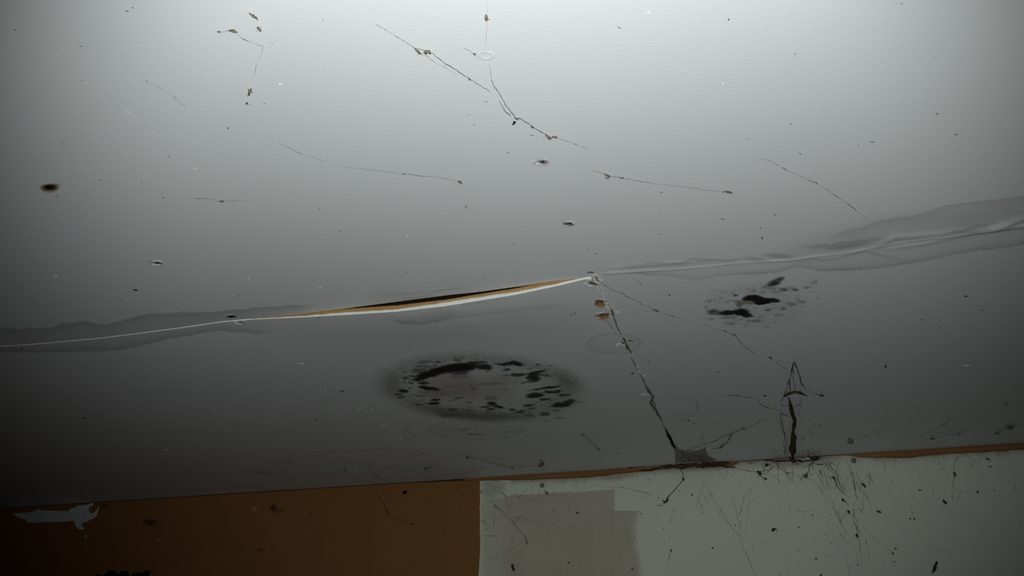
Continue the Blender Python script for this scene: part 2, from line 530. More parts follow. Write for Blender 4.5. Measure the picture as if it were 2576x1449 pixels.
gx, gy = grid(925, 1500, 862, 1078, 1.3, 0.9)
o = sheet('mould_patch', gx, gy, mould_large, M['ceiling_stain'], off=0.00014, thr=0.03,
          relief=lambda x, y, a: 0.0002 * np.maximum(a - .4, 0) + 0.0010 * np.maximum(a - .7, 0) * vnoise(x / 3, y / 1.5, 2))
tag(o, 'large oval black-spotted mould patch with pinkish centre on the ceiling below the open gap', 'mould')


# faint ring below it
def mould_faint(gx, gy):
    zx, zy = (gx - 900) * 4.155, (gy - 840) * 4.155
    wx = zx + 60 * (fbm(zx / 120, zy / 50, 61) - 0.5); wy = zy + 30 * (fbm(zx / 120, zy / 50, 62) - 0.5)
    lay = Layer(gx.shape)
    q = np.hypot((wx - 1240) / 500, (wy - 1000) / 108)
    lay.add((1 - sstep(.75, 1.08, q)) * .10 * (0.6 + .8 * fbm(zx / 80, zy / 30, 63)) + np.exp(-((q - .96) / .07) ** 2) * .16, (0.16, 0.16, 0.12))
    q2 = np.hypot((wx - 900) / 420, (wy - 990) / 110)
    lay.add(np.exp(-((q2 - .95) / .09) ** 2) * .12 * (zx < 800), (0.16, 0.16, 0.12))
    for cx, cy, rx, ry, al in [(1110, 998, 60, 14, .3), (1200, 1052, 44, 10, .55), (1265, 1048, 50, 7, .4), (1545, 1033, 26, 6, .4), (1235, 953, 22, 8, .35), (960, 1000, 50, 12, .15), (1650, 1010, 50, 9, .12)]:
        lay.add(ell(wx, wy, cx, cy, rx, ry, 0, .6) * al, (0.03, 0.03, 0.028))
    return lay.a, lay.c


gx, gy = grid(1000, 1330, 1044, 1112, 1.6, 1.1)
o = sheet('mould_patch', gx, gy, mould_faint, M['ceiling_stain'], off=0.00008, thr=0.03)
tag(o, 'faint greenish mould ring with a few grey flecks just below the large oval patch', 'mould')

# ---- the smaller mould patch (x7.155 enlargement, corner at 1740, 660)
SPOTS2 = [
    (1150, 640, 170, 62, 6, .99), (1240, 680, 210, 60, 6, .99), (1440, 680, 160, 44, 2, .98), (1210, 735, 90, 34, 5, .98), (1020, 650, 120, 40, -4, .97), (1300, 715, 130, 36, 0, .97),
    (700, 905, 220, 44, -3, .98), (880, 890, 150, 62, -3, .99), (960, 930, 110, 46, 8, .98), (1050, 955, 60, 20, 12, .9), (440, 905, 150, 50, 2, .72), (360, 870, 70, 30, 0, .7), (350, 935, 60, 20, 0, .45),
    (1520, 345, 130, 55, -22, .78), (1470, 385, 100, 45, -10, .85), (1600, 300, 70, 32, -15, .7), (1370, 410, 90, 40, -20, .4), (1290, 450, 60, 30, -10, .25), (1440, 465, 90, 26, 0, .4),
    (1650, 495, 80, 32, 3, .7), (1860, 490, 70, 26, 5, .72), (1510, 535, 90, 26, 0, .35), (1760, 450, 120, 24, -6, .25), (2060, 455, 60, 24, 0, .45), (2130, 440, 40, 18, 0, .25), (2200, 350, 70, 40, -20, .3),
    (785, 588, 48, 20, 3, .75), (755, 515, 44, 14, 0, .25), (1115, 500, 54, 26, 0, .3), (1000, 495, 60, 18, 0, .2), (1270, 540, 60, 24, 0, .25), (530, 525, 50, 20, 0, .2), (400, 495, 50, 22, 0, .15),
    (310, 690, 50, 22, 0, .3), (550, 640, 44, 20, 0, .2), (255, 805, 44, 26, 0, .35), (740, 690, 80, 22, 3, .35),
    (1370, 860, 64, 24, -14, .62), (1480, 822, 54, 16, 0, .3), (1655, 830, 60, 30, 0, .5), (1800, 745, 74, 34, 0, .45), (1980, 705, 74, 28, 4, .4), (1920, 660, 40, 26, 20, .2), (2050, 790, 40, 22, 0, .2),
    (1550, 945, 80, 34, 0, .28), (2270, 640, 50, 18, 0, .2), (2150, 530, 50, 16, 0, .2),
    (1140, 1055, 80, 28, 0, .5), (1010, 1055, 60, 22, 0, .32), (1240, 1065, 60, 18, 0, .2), (970, 1100, 50, 16, 0, .22), (700, 985, 120, 26, -3, .4), (570, 1000, 70, 20, 0, .3), (690, 1100, 110, 30, 0, .35),
    (800, 1035, 110, 22, 0, .2), (340, 1020, 60, 22, 0, .3), (230, 1015, 60, 14, 0, .2), (1340, 1160, 40, 18, 0, .22), (1380, 1110, 50, 18, 0, .15), (960, 1150, 60, 18, 0, .14), (1260, 965, 80, 24, 0, .2), (1750, 1020, 70, 18, 0, .12),
]


def mould_small(gx, gy):
    zx, zy = (gx - 1740) * 7.155, (gy - 660) * 7.155
    wx = zx + 60 * (fbm(zx / 110, zy / 55, 41) - 0.5) + 24 * (vnoise(zx / 34, zy / 17, 42) - .5)
    wy = zy + 34 * (fbm(zx / 110, zy / 55, 43) - 0.5) + 12 * (vnoise(zx / 34, zy / 17, 44) - .5)
    lay = Layer(gx.shape)
    q = np.hypot((wx - 1150) / 1080, (wy - 760) / 470)
    body = 1 - sstep(.55, 1.05, q)
    lay.add(body * (.10 + .22 * (fbm(zx / 120, zy / 60, 45) - .45)), (0.16, 0.155, 0.125))
    lay.add(sstep(.60, .76, fbm(zx / 60, zy / 26, 46, 3)) * body * .28, (0.09, 0.08, 0.07))
    # olive smear between the black blots
    lay.add(ell(wx, wy, 930, 715, 150, 46, 0, .35) * .75, (0.20, 0.19, 0.11))
    lay.add(ell(wx, wy, 860, 765, 60, 46, 0, .35) * .75, (0.20, 0.185, 0.11))
    lay.add(ell(wx, wy, 1090, 725, 90, 26, -8, .4) * .6, (0.17, 0.14, 0.09))
    for cx, cy, rx, ry, ang, al in SPOTS2:
        s_ = ell(wx, wy, cx, cy, rx, ry, ang, .26 if al > .9 else .55)
        lay.add(s_ * al, (0.006, 0.005, 0.006) if al > .9 else (0.035, 0.032, 0.032))
    return lay.a, lay.c


gx, gy = grid(1752, 2078, 692, 834, 1.0, 0.75)
o = sheet('mould_patch', gx, gy, mould_small, M['ceiling_stain'], off=0.00014, thr=0.03,
          relief=lambda x, y, a: 0.0002 * np.maximum(a - .4, 0) + 0.0010 * np.maximum(a - .7, 0) * vnoise(x / 3, y / 1.5, 3))
tag(o, 'small mould patch of three black blots on the right-hand ceiling board below the taped seam', 'mould')

# ---- water stains along the seam
WET = (0.20, 0.195, 0.165)
WETY = (0.30, 0.28, 0.19)


def band(x0, x1, top, bot, nx, ny):
    """grid between two pixel curves"""
    x = np.linspace(x0, x1, nx); t = np.linspace(0, 1, ny)[:, None]
    return np.repeat(x[None, :], ny, 0), top(x)[None, :] * (1 - t) + bot(x)[None, :] * t


TU = [(-60, 826), (0, 828), (120, 828), (160, 815), (205, 809), (240, 814), (270, 817), (330, 802), (380, 790), (430, 787), (500, 787), (560, 783), (620, 777), (700, 772), (800, 766)]
TL = [(-60, 884), (0, 884), (60, 885), (130, 884), (240, 882), (300, 879), (340, 871), (380, 862), (430, 848), (480, 841), (520, 835), (560, 829), (600, 833), (640, 838), (700, 836)]


def wig(gx, gy, k, seed):
    return gy + k * (fbm(gx / 22, gy / 30, seed) - .5)


def wet_ul(gx, gy):
    lay = Layer(gx.shape); y = wig(gx, gy, 7, 71)
    t_ = tide(gx, y, TU, 2.2, 9, 1)
    ins = sstep(-1, 6, y - ip(TU, gx)) * (1 - sstep(560, 800, gx))
    lay.add(ins * (.22 + .1 * fbm(gx / 60, gy / 20, 72)), WET)
    lay.add(t_ * .42, WET)
    return lay.a, lay.c


def wet_ll(gx, gy):
    lay = Layer(gx.shape); y = wig(gx, gy, 7, 73)
    t_ = tide(gx, y, TL, 2.4, 8, -1)
    ins = sstep(-1, 6, ip(TL, gx) - y) * (1 - sstep(520, 700, gx))
    lay.add(ins * (.14 + .1 * fbm(gx / 60, gy / 20, 74)), WET)
    lay.add(t_ * .45, WET)
    return lay.a, lay.c


gx, gy = band(-60, 800, lambda x: ip(TU, x) - 10, lambda x: ip(U_PX, x) - 0.6, 400, 40)
o = sheet('water_stain', gx, gy, wet_ul, M['ceiling_stain'], off=0.00008)
tag(o, 'wavy grey water stain above the hairline seam at the left of the ceiling', 'stain')
gx, gy = band(-60, 700, lambda x: ip(L_PX, x) + 1.0, lambda x: ip(TL, x) + 10, 380, 36)
o = sheet('water_stain', gx, gy, wet_ll, M['ceiling_stain'], off=0.00008)
tag(o, 'wavy grey water stain below the hairline seam at the left of the ceiling', 'stain')

A1 = [(985, 757), (1010, 749), (1040, 749), (1066, 747), (1085, 735), (1112, 727), (1140, 726), (1172, 723), (1190, 728), (1202, 736)]
A2 = [(930, 742), (980, 739), (1040, 736), (1100, 728)]


def wet_um(gx, gy):
    lay = Layer(gx.shape); y = wig(gx, gy, 5, 75)
    lay.add(tide(gx, y, A1, 1.6, 5, 1) * .36, WETY)
    lay.add(tide(gx, y, A2, 1.6, 12, 1) * .18, WET)
    e = ip(U_PX, gx) - gy
    lay.add(np.exp(-np.maximum(e, 0) / 26) * sstep(880, 960, gx) * (1 - sstep(1180, 1300, gx)) * .16, WET)
    return lay.a, lay.c


gx, gy = band(880, 1300, lambda x: ip(U_PX, x) - 46, lambda x: ip(U_PX, x) - 0.6, 260, 40)
o = sheet('water_stain', gx, gy, wet_um, M['ceiling_stain'], off=0.00008, thr=.03)
tag(o, 'faint yellowish water mark on the ceiling just above the open gap', 'stain')

B1 = [(960, 797), (985, 806), (1010, 812), (1040, 814), (1075, 812), (1105, 807), (1130, 797), (1155, 786)]
B2 = [(1090, 812), (1150, 800), (1220, 791), (1300, 783), (1380, 775), (1440, 770)]


def wet_lm(gx, gy):
    lay = Layer(gx.shape); y = wig(gx, gy, 5, 77)
    lay.add(tide(gx, y, B1, 2.6, 8, -1) * .40, (0.2, 0.2, 0.14))
    lay.add(tide(gx, y, B2, 2.0, 8, -1) * .18, WET)
    e = gy - ip(L_PX, gx)
    lay.add(np.exp(-np.maximum(e, 0) / 5) * sstep(980, 1060, gx) * (1 - sstep(1200, 1300, gx)) * .35 * sstep(.4, .7, fbm(gx / 14, gy / 8, 79)), (0.2, 0.18, 0.09))
    lay.add(ell(gx, gy, 1100, 795, 80, 10, -8, .7) * .14, (0.2, 0.2, 0.13))
    return lay.a, lay.c


gx, gy = band(930, 1470, lambda x: ip(L_PX, x) + 1.5, lambda x: ip(L_PX, x) + 60, 300, 44)
o = sheet('water_stain', gx, gy, wet_lm, M['ceiling_stain'], off=0.00008, thr=.03)
tag(o, 'faint greenish water mark under the sagging white edge of the open gap', 'stain')


def zr(*pts):
    return [(1716 + x / 2.995, 480 + y / 2.995) for x, y in pts]


R_UP = zr((-500, 570), (-250, 545), (0, 540), (60, 520), (110, 512), (200, 520), (350, 530), (450, 510), (540, 470), (700, 400), (900, 310), (1100, 265), (1250, 205), (1500, 150), (1900, 105), (2600, 10))
R_T2 = zr((1060, 345), (1130, 330), (1350, 280), (1480, 230), (1700, 200), (1850, 165), (2000, 110), (2100, 100), (2200, 95), (2300, 85), (2600, 38))
R_T3 = zr((850, 430), (1040, 415), (1120, 412), (1200, 395), (1400, 378), (1560, 350))
R_LO = zr((-480, 610), (-300, 625), (-100, 640), (0, 660), (100, 668), (300, 632), (500, 622), (700, 612), (780, 592), (830, 575), (900, 572), (1000, 592), (1150, 602), (1400, 584), (1600, 562), (1800, 525), (2000, 482), (2200, 450), (2600, 395))
R_IN = zr((760, 560), (800, 535), (1000, 515), (1150, 512), (1300, 470), (1380, 455), (1480, 480), (1600, 505), (1700, 500))
RIDGE2 = zr((1450, 420), (1600, 350), (1800, 335), (2000, 320), (2200, 290), (2350, 255), (2450, 250), (2600, 200))
RIDGE3 = zr((1500, 440), (1800, 400), (2050, 345), (2200, 310), (2350, 290), (2600, 265))
SHADE = zr((1900, 330), (2100, 300), (2250, 262), (2330, 236), (2440, 240))


def wet_r(gx, gy):
    lay = Layer(gx.shape); y = wig(gx, gy, 7, 81)
    inside = sstep(-6, 40, y - ip(R_UP, gx)) * sstep(-2, 5, ip(R_LO, gx) - y)
    inside = inside * sstep(1500, 1760, gx) * np.where(gy > ip(R_PX, gx), .35, 1.0)
    lay.add(inside * (.10 + .17 * sstep(1850, 2250, gx) * (.5 + fbm(gx / 70, gy / 24, 82))), (0.36, 0.345, 0.28))
    lay.add(tide(gx, y, R_T2, 2.5, 12, 1) * .30, (0.26, 0.25, 0.21))
    lay.add(tide(gx, y, R_T3, 5, 7, 1) * .42, (0.22, 0.205, 0.175))
    lay.add(tide(gx, y, R_UP[:9], 2.5, 6, 1) * .42, (0.27, 0.26, 0.19))
    lay.add(tide(gx, y, R_LO, 2.2, 5, -1) * (.24 + .2 * sstep(.4, .65, fbm(gx / 60, gy / 60, 84))), (0.22, 0.215, 0.18))
    lay.add(tide(gx, y, R_LO, 5, 12, -1) * .12 * sstep(1980, 2100, gx), (0.22, 0.21, 0.18))
    lay.add(tide(gx, y, R_IN, 1.8, 5, 1) * .35, (0.22, 0.21, 0.17))
    lay.add(ell(gx, gy, 1962, 644, 36, 6, 4, .6) * .45, (0.30, 0.27, 0.13))
    lay.add(ell(gx, gy, 1900, 652, 24, 5, 4, .6) * .35, (0.28, 0.26, 0.16))
    lay.add(tide(gx, y, SHADE, 4.5, 4.5, 1) * .45, (0.20, 0.17, 0.15))  # shade above the tape flap, painted into the colour
    lay.add(ell(gx, gy, 2130, 620, 44, 5, -8, .6) * .4, (0.2, 0.19, 0.165))
    # the white line where the filler along the joint shows
    d, _ = pdist(gx, gy + .8 * np.sin(gx / 17), R_PX)
    on = sstep(1560, 1720, gx) * (1 - sstep(2140, 2230, gx))
    lay.add(np.exp(-(d / 1.5) ** 2) * on * (.45 + .55 * sstep(.3, .6, vnoise(gx / 40, gx * 0, 86))), (0.93, 0.92, 0.88))
    d2, _ = pdist(gx, gy, R_PX)
    lay.a = np.maximum(lay.a, .021 * (d2 < 22))
    lay.c = np.where((lay.a < .0215)[..., None], np.array([.75, .755, .75]), lay.c)
    return lay.a, lay.c


def ridges(gx, gy, a):
    d, _ = pdist(gx, gy, R_PX); d2, _ = pdist(gx, gy, RIDGE2); d3, _ = pdist(gx, gy, RIDGE3)
    r = 0.0008 * np.exp(-(d / 3.2) ** 2) * (.6 + .6 * vnoise(gx / 60, gy * 0, 91))
    r = r + 0.0014 * np.exp(-(d2 / 7.5) ** 2) * sstep(2160, 2260, gx)
    r = r + 0.0010 * np.exp(-(d3 / 6.0) ** 2) * sstep(2180, 2300, gx)
    r = r + 0.0035 * np.exp(-(((gx - 2505) / 34) ** 2 + ((gy - 572 + .2 * (gx - 2505)) / 7) ** 2))
    wr, _ = pdist(gx, gy, [(1495, 676), (1560, 671), (1640, 666), (1716, 660), (1790, 655)])
    r = r + 0.0007 * np.exp(-(wr / 4) ** 2) * sstep(1495, 1600, gx) * (1 - sstep(1700, 1790, gx))
    return r * sstep(1490, 1530, gx)


gx, gy = band(1500, 2620, lambda x: np.minimum(ip(R_UP, x) - 14, ip(R_PX, x) - 24), lambda x: np.maximum(ip(R_LO, x) + 10, ip(R_PX, x) + 24), 640, 110)
o = sheet('water_stain', gx, gy, wet_r, M['ceiling_stain'], off=0.00008, relief=ridges)
tag(o, 'broad yellow-grey water stain over the wrinkled taped seam at the right, with shade painted above its flap', 'stain')


def ring_c(gx, gy):
    lay = Layer(gx.shape)
    wx = gx + 10 * (fbm(gx / 26, gy / 16, 93) - .5); wy = gy + 8 * (fbm(gx / 26, gy / 16, 94) - .5)
    q = np.hypot((wx - 1545) / 70, (wy - 864) / 28)
    lay.add(np.exp(-((q - .92) / .09) ** 2) * .25 * (.4 + fbm(gx / 30, gy / 12, 95)) + (1 - sstep(.7, 1, q)) * .05, (0.22, 0.22, 0.18))
    return lay.a, lay.c


gx, gy = grid(1460, 1630, 828, 902, 1.6, 1.2)
o = sheet('water_stain', gx, gy, ring_c, M['ceiling_stain'], off=0.00008, thr=.03)
tag(o, 'faint ring-shaped water mark around the cracked cross joint', 'stain')


# ------------------------------------------------------------------ tubes, blobs, flakes
class MB:
    def __init__(self):
        self.v = []; self.f = []

    def tube(self, pts, rad, n=5):
        pts = np.asarray(pts, float); k = len(pts)
        rad = np.broadcast_to(np.asarray(rad, float), (k,))
        tan = np.gradient(pts, axis=0)
        tan /= np.linalg.norm(tan, axis=1)[:, None] + 1e-12
        ref = np.array([0.31, 0.22, 0.92])
        b0 = len(self.v)
        for i in range(k):
            a = np.cross(tan[i], ref); a /= np.linalg.norm(a) + 1e-9
            b = np.cross(tan[i], a)
            for j in range(n):
                t_ = 2 * math.pi * j / n
                self.v.append(pts[i] + rad[i] * (math.cos(t_) * a + math.sin(t_) * b))
        for i in range(k - 1):
            for j in range(n):
                p = b0 + i * n + j; q = b0 + i * n + (j + 1) % n
                self.f.append((p, q, q + n, p + n))
        self.f.append(tuple(b0 + j for j in range(n))[::-1])
        self.f.append(tuple(b0 + (k - 1) * n + j for j in range(n)))

    def blob(self, c, ax, r, seed=0, lumpy=.3, nu=9, nv=6):
        """lumpy ellipsoid; ax 3 axes, r 3 radii"""
        b0 = len(self.v); rr = random.Random(seed)
        ax = np.asarray(ax, float)
        c = np.asarray(c, float)
        self.v.append(c + ax[2] * r[2])
        for i in range(1, nv):
            ph = math.pi * i / nv
            for j in range(nu):
                th = 2 * math.pi * j / nu
                k = 1 + lumpy * (rr.random() - .5) * 2
                self.v.append(c + k * (ax[0] * r[0] * math.sin(ph) * math.cos(th) + ax[1] * r[1] * math.sin(ph) * math.sin(th) + ax[2] * r[2] * math.cos(ph)))
        self.v.append(c - ax[2] * r[2])
        e = len(self.v) - 1
        for j in range(nu):
            self.f.append((b0, b0 + 1 + j, b0 + 1 + (j + 1) % nu))
            self.f.append((e, b0 + 1 + (nv - 2) * nu + (j + 1) % nu, b0 + 1 + (nv - 2) * nu + j))
        for i in range(nv - 2):
            for j in range(nu):
                p = b0 + 1 + i * nu + j; q = b0 + 1 + i * nu + (j + 1) % nu
                self.f.append((p, p + nu, q + nu, q))

    def flake(self, outline, nrm, t, curl=0.0, seed=0):
        """thin solid chip with an irregular outline; outline = 3D points lying on the surface"""
        o = np.asarray(outline, float); k = len(o); c = o.mean(0); nrm = np.asarray(nrm, float)
        rr = random.Random(seed)
        b0 = len(self.v)
        lift = [curl * rr.random() for _ in range(k)]
        for i in range(k):
            self.v.append(o[i] + nrm * lift[i])
        for i in range(k):
            self.v.append(c + (o[i] - c) * .93 + nrm * (t + lift[i]))
        self.v.append(c + nrm * (t * 1.3 + curl * .4))
        for i in range(k):
            j = (i + 1) % k
            self.f.append((b0 + i, b0 + j, b0 + k + j, b0 + k + i))
            self.f.append((b0 + k + i, b0 + k + j, b0 + 2 * k))
        self.f.append(tuple(b0 + i for i in range(k))[::-1])

    def build(self, name, mat, parent=None, smooth=True):
        return mesh_obj(name, np.array(self.v), self.f, mat, parent, smooth)


def pxsize(p):
    return np.linalg.norm(np.asarray(p) - CAM) / F * 1.0


def path(s, pts, off, seed, jit=1.0, step=7.0):
    """resample a pixel polyline, wobble it, and put it near its surface"""
    rr = random.Random(seed)
    out = []
    for (x0, y0), (x1, y1) in zip(pts, pts[1:]):
        n = max(1, int(math.hypot(x1 - x0, y1 - y0) / step))
        for i in range(n):
            t_ = i / n
            out.append((x0 + (x1 - x0) * t_, y0 + (y1 - y0) * t_))
    out.append(pts[-1])
    out = np.array(out, float)
    k = len(out)
    if k > 2:
        wob = np.array([[rr.gauss(0, jit), rr.gauss(0, jit)] for _ in range(k)])
        wob[0] = wob[-1] = 0
        out = out + wob
    t_ = np.linspace(0, 1, k)
    o_ = off * (0.35 + 1.1 * np.sin(math.pi * t_)) + 0.0006
    res = np.array([P(s, out[i, 0], out[i, 1], o_[i]) for i in range(k)])
    return res


def strand(mb, s, pts, wpx=1.0, off=0.003, seed=0, jit=.9, taper=True, knots=.25):
    p = path(s, pts, off, seed, jit)
    rr = random.Random(seed + 991)
    k = len(p)
    base = np.array([pxsize(q) for q in p]) * (wpx if wpx > 3 else wpx * .6) * .5
    r = base * np.array([1 + (rr.random() < knots) * rr.random() * 1.4 + .9 * (rr.random() - .5) for _ in range(k)])
    if taper:
        r = r * np.clip(np.minimum(np.arange(k), np.arange(k)[::-1]) / 2.0 + .35, 0, 1)
    mb.tube(p, r)


def axes(s, ang):
    a = math.radians(ang)
    if s == 'c':
        return [np.array([math.cos(a), math.sin(a), 0]), np.array([-math.sin(a), math.cos(a), 0]), np.array([0, 0, 1.])]
    return [np.array([math.cos(a), 0, math.sin(a)]), np.array([-math.sin(a), 0, math.cos(a)]), np.array([0, 1., 0])]


def clump(mb, s, pts, wpx, off=0.002, seed=0, fuzz=5):
    """a bundle of dust: a lumpy tapering core along pts and loose fibres"""
    rr = random.Random(seed)
    p = path(s, pts, off, seed, .8, 1.6)
    k = len(p)
    base = np.array([pxsize(q) for q in p]) * wpx * .5
    prof = np.sin(np.linspace(0.12, math.pi - .12, k)) if k > 1 else np.ones(k)
    r = base * prof * np.array([.35 + 1.0 * rr.random() for _ in range(k)])
    mb.tube(p, r, 6)
    for i in range(fuzz):
        a = p[rr.randrange(k)]
        L = base.mean() * (1.2 + 2.6 * rr.random())
        d = np.array([rr.gauss(0, 1), rr.gauss(0, 1), rr.gauss(0, 1)])
        if s == 'c': d[2] = -abs(d[2]) * .2
        else: d[1] = -abs(d[1]) * .2
        d /= np.linalg.norm(d)
        b = a + d * L * .5 + np.array([rr.gauss(0, .2) for _ in range(3)]) * L * .2 * [1, 1, .2]
        mb.tube([a, b, a + d * L], base.mean() * np.array([.09, .065, .03]), 4)


def cobweb(label, s, strands, clumps=(), fine=(), mat='web', cmat='dust', seed=0, group=None):
    """strands: (pts, width_px[, off]); clumps: (pts, width_px); fine: (pts, width) in paler thread"""
    p0 = P(s, strands[0][0][0][0], strands[0][0][0][1], 0.0)
    t_ = thing('cobweb', label, 'cobweb', p0, group)
    for i, st in enumerate(strands):
        mb = MB()
        strand(mb, st[3] if len(st) > 3 else s, st[0], st[1], st[2] if len(st) > 2 and st[2] is not None else .003, seed + i * 17)
        mb.build('strand', M[mat], t_)
    for i, st in enumerate(fine):
        mb = MB()
        strand(mb, st[2] if len(st) > 2 else s, st[0], st[1] * .95, .004, seed + 500 + i * 17, jit=.6)
        mb.build('fine_thread', M['webpale'], t_)
    for i, (pts, wpx) in enumerate(clumps):
        mb = MB(); clump(mb, s, pts, wpx, .003, seed + 900 + i * 7)
        mb.build('dust_clump', M[cmat], t_)
    return t_


# ------------------------------------------------------------------ screw heads and holes in the ceiling
def crater(label, px, py, rx, ry, rim, marks, seed, pit=None, group='screw heads in the ceiling', name='screw_hole', cat='screw hole'):
    """a popped filler dimple with its rust, dirt and some painted shade and highlights; rx, ry and marks (dx, dy, rx, ry, angle, colour, alpha, softness) in photo pixels"""
    c = pc(px, py, 0.0)
    t_ = thing(name, label, cat, c, group)
    nq, nu = 26, 64
    q, a = np.meshgrid(np.linspace(1, .02, nq), np.arange(nu) * 2 * math.pi / nu, indexing='ij')
    wob = 1 + .12 * np.sin(2 * a + seed) + .08 * np.sin(3 * a + seed * 2.3) + .05 * np.sin(7 * a + seed)
    gx, gy = px + rx * q * wob * np.cos(a), py + ry * q * wob * np.sin(a)
    n_ = fbm(gx / 5, gy / 3, seed)
    hgt = rim * np.exp(-((q - .58) / .17) ** 2) * (.35 + 1.1 * n_) + rim * .12 * (1 - q)
    hgt = hgt * sstep(1.0, .8, q) + .0001
    lay = Layer(gx.shape)
    wx = gx - px + 4 * (fbm(gx / 5, gy / 4, seed + 3) - .5); wy = gy - py + 3 * (fbm(gx / 5, gy / 4, seed + 4) - .5)
    for dx, dy, mx, my, ang, col, al, so in marks:
        lay.add(ell(wx, wy, dx, dy, mx, my, ang, so) * al * (.85 + .3 * n_), col)
    p = pc(gx, gy, 0.0); p[..., 2] -= hgt
    v_ = np.concatenate([p.reshape(-1, 3), [c - np.array([0, 0, .0001 + rim * .12])]])
    f_ = []
    for i in range(nq - 1):
        for k in range(nu):
            f_.append((i * nu + k, i * nu + (k + 1) % nu, (i + 1) * nu + (k + 1) % nu, (i + 1) * nu + k))
    for k in range(nu):
        f_.append(((nq - 1) * nu + k, (nq - 1) * nu + (k + 1) % nu, nq * nu))
    st = np.concatenate([lay.c.reshape(-1, 3), np.clip(lay.a, 0, 1).reshape(-1, 1)], 1)
    st = np.concatenate([st, st[-1:]])
    mesh_obj('filler_dimple', v_, f_, M['ceiling_stain'], t_, stain=st)
    if pit:
        dx, dy, mx, my = pit
        rr = random.Random(seed); mb = MB(); out = []
        for k in range(16):
            a_ = 2 * math.pi * k / 16; z_ = 1 + .5 * (rr.random() - .5)
            out.append(pc(px + dx + mx * z_ * math.cos(a_), py + dy + my * z_ * math.sin(a_), .0003 + rim * .2))
        mb.flake(out, (0, 0, -1), .0002)
        mb.build('screw_slot', M['black'], t_)
    return t_


DK, OC, WH = (0.03, 0.022, 0.016), (0.52, 0.25, 0.095), (0.9, 0.9, 0.87)
crater('smooth filled white screw dimple near the top middle of the ceiling', 1222, 139, 26, 17, .00045, [(0, -14, 22, 4, -5, (.5, .5, .48), .25, .7), (-14, 2, 8, 5, 0, (.5, .5, .48), .15, .7)], 1)
crater('chipped grey screw head with a rusty right side, midway down the ceiling', 1361, 408, 25, 12, .0009, [(0, -3, 17, 7, 0, (.30, .29, .28), .6, .5), (2, -1, 9, 5, 0, (.09, .09, .09), .7, .5), (11, -1, 8, 4, -10, (.26, .17, .12), .7, .6), (-8, 2, 5, 3, 0, WH, .6, .5)], 2, (4, -1, 3, 2))  # the small white mark is a painted highlight
crater('small dark screw head between the chipped rusty one and the seam corner', 1430, 563, 18, 9, .0009, [(-1, -1, 13, 5, 3, (.10, .115, .105), .9, .35), (9, 1, 5, 2.4, 10, (.26, .12, .07), .8, .5)], 3, (5, -1, 4, 1.6))
crater('large rust-ringed dark screw hole at the left of the ceiling', 125, 472, 30, 14, .0006, [(0, 0, 23, 10, 0, (.30, .17, .055), .95, .3), (3, -6, 19, 4.5, -3, (.06, .04, .02), .7, .5), (0, -1, 15, 6.5, 0, (.012, .008, .006), .97, .35)], 4, (0, -1, 8, 3.4))  # the dark upper mark is shade painted inside the hole
crater('shallow screw dimple with a dark slit, above the left water stain', 393, 662, 28, 8, .0012, [(6, -1, 12, 2.6, 4, DK, .9, .5), (-8, -4, 14, 2, 0, (.16, .13, .12), .5, .6)], 5, (7, -1, 6, 1.2))
crater('small rusty nail hole just above the left tip of the open gap', 583, 796, 20, 5, .0004, [(0, 0, 15, 3.2, 0, (.06, .035, .022), .9, .4)], 6, (-1, 0, 9, 1.7), group='nail holes along the seam')
crater('chipped screw dimple just below the left tip of the open gap', 602, 811, 22, 6.5, .0012, [(5, -1, 10, 2.6, 3, (.10, .09, .085), .8, .5)], 7, (6, -1, 4, 1), group='nail holes along the seam')
crater('small brown nail spot just above the corner where the seams meet', 1486, 685, 13, 4.5, .0005, [(0, 0, 9, 3, 0, (.13, .07, .05), .85, .5)], 8, (2, 0, 4, 1), group='nail holes along the seam')
crater('brown half-moon hole on a white lump just below the seam corner', 1487, 715, 24, 8, .0013, [(4, -3, 13, 4, 14, (.22, .13, .06), .92, .35), (5, -4, 9, 2, 14, (.06, .035, .02), .6, .5), (-6, 4, 9, 3, 0, WH, .6, .5)], 9, group='nail holes along the seam')
crater('upper of the two orange-brown torn holes beside the cracked joint', 1510, 763, 22, 13, .0006, [(0, 0, 14, 8.5, 4, OC, .97, .22), (3, -5, 13, 3.4, 6, (.07, .035, .018), .8, .45), (-10, -2, 5, 5, 0, (.14, .075, .04), .6, .5)], 10, group='torn holes beside the cracked joint', name='torn_hole', cat='hole')
crater('lower of the two orange-brown torn holes beside the cracked joint', 1515, 795, 27, 11, .0009, [(-1, 0, 18, 7, -3, OC, .97, .22), (4, -5, 16, 2.6, -5, (.07, .035, .018), .8, .45), (-1, 0, 5, 1.8, 20, (.13, .06, .03), .7, .5), (-13, 4, 6, 2.6, 10, WH, .8, .4)], 11, group='torn holes beside the cracked joint', name='torn_hole', cat='hole')

# ------------------------------------------------------------------ the cracked cross joint: flaking filler
cj = thing('cracked_joint', 'cracked flaking filler joint running from the gap corner down to the wall', 'crack', pc(1487, 694))


def chips(name, mat, spots, seed, label=None):
    rr = random.Random(seed)
    for (x, y, a, b, ang, curl) in spots:
        mb = MB(); k = 9; out = []
        for j in range(k):
            t_ = 2 * math.pi * j / k
            q = .7 + .5 * rr.random()
            dx, dy = a * q * math.cos(t_), b * q * math.sin(t_)
            r_ = math.radians(ang)
            out.append(pc(x + dx * math.cos(r_) - dy * math.sin(r_), y + dx * math.sin(r_) + dy * math.cos(r_), .0007))
        mb.flake(out, (0, 0, -1), .0006, curl, rr.randrange(9999))
        o = mb.build(name, M[mat], cj, smooth=False)
        if label:
            o['label'] = label


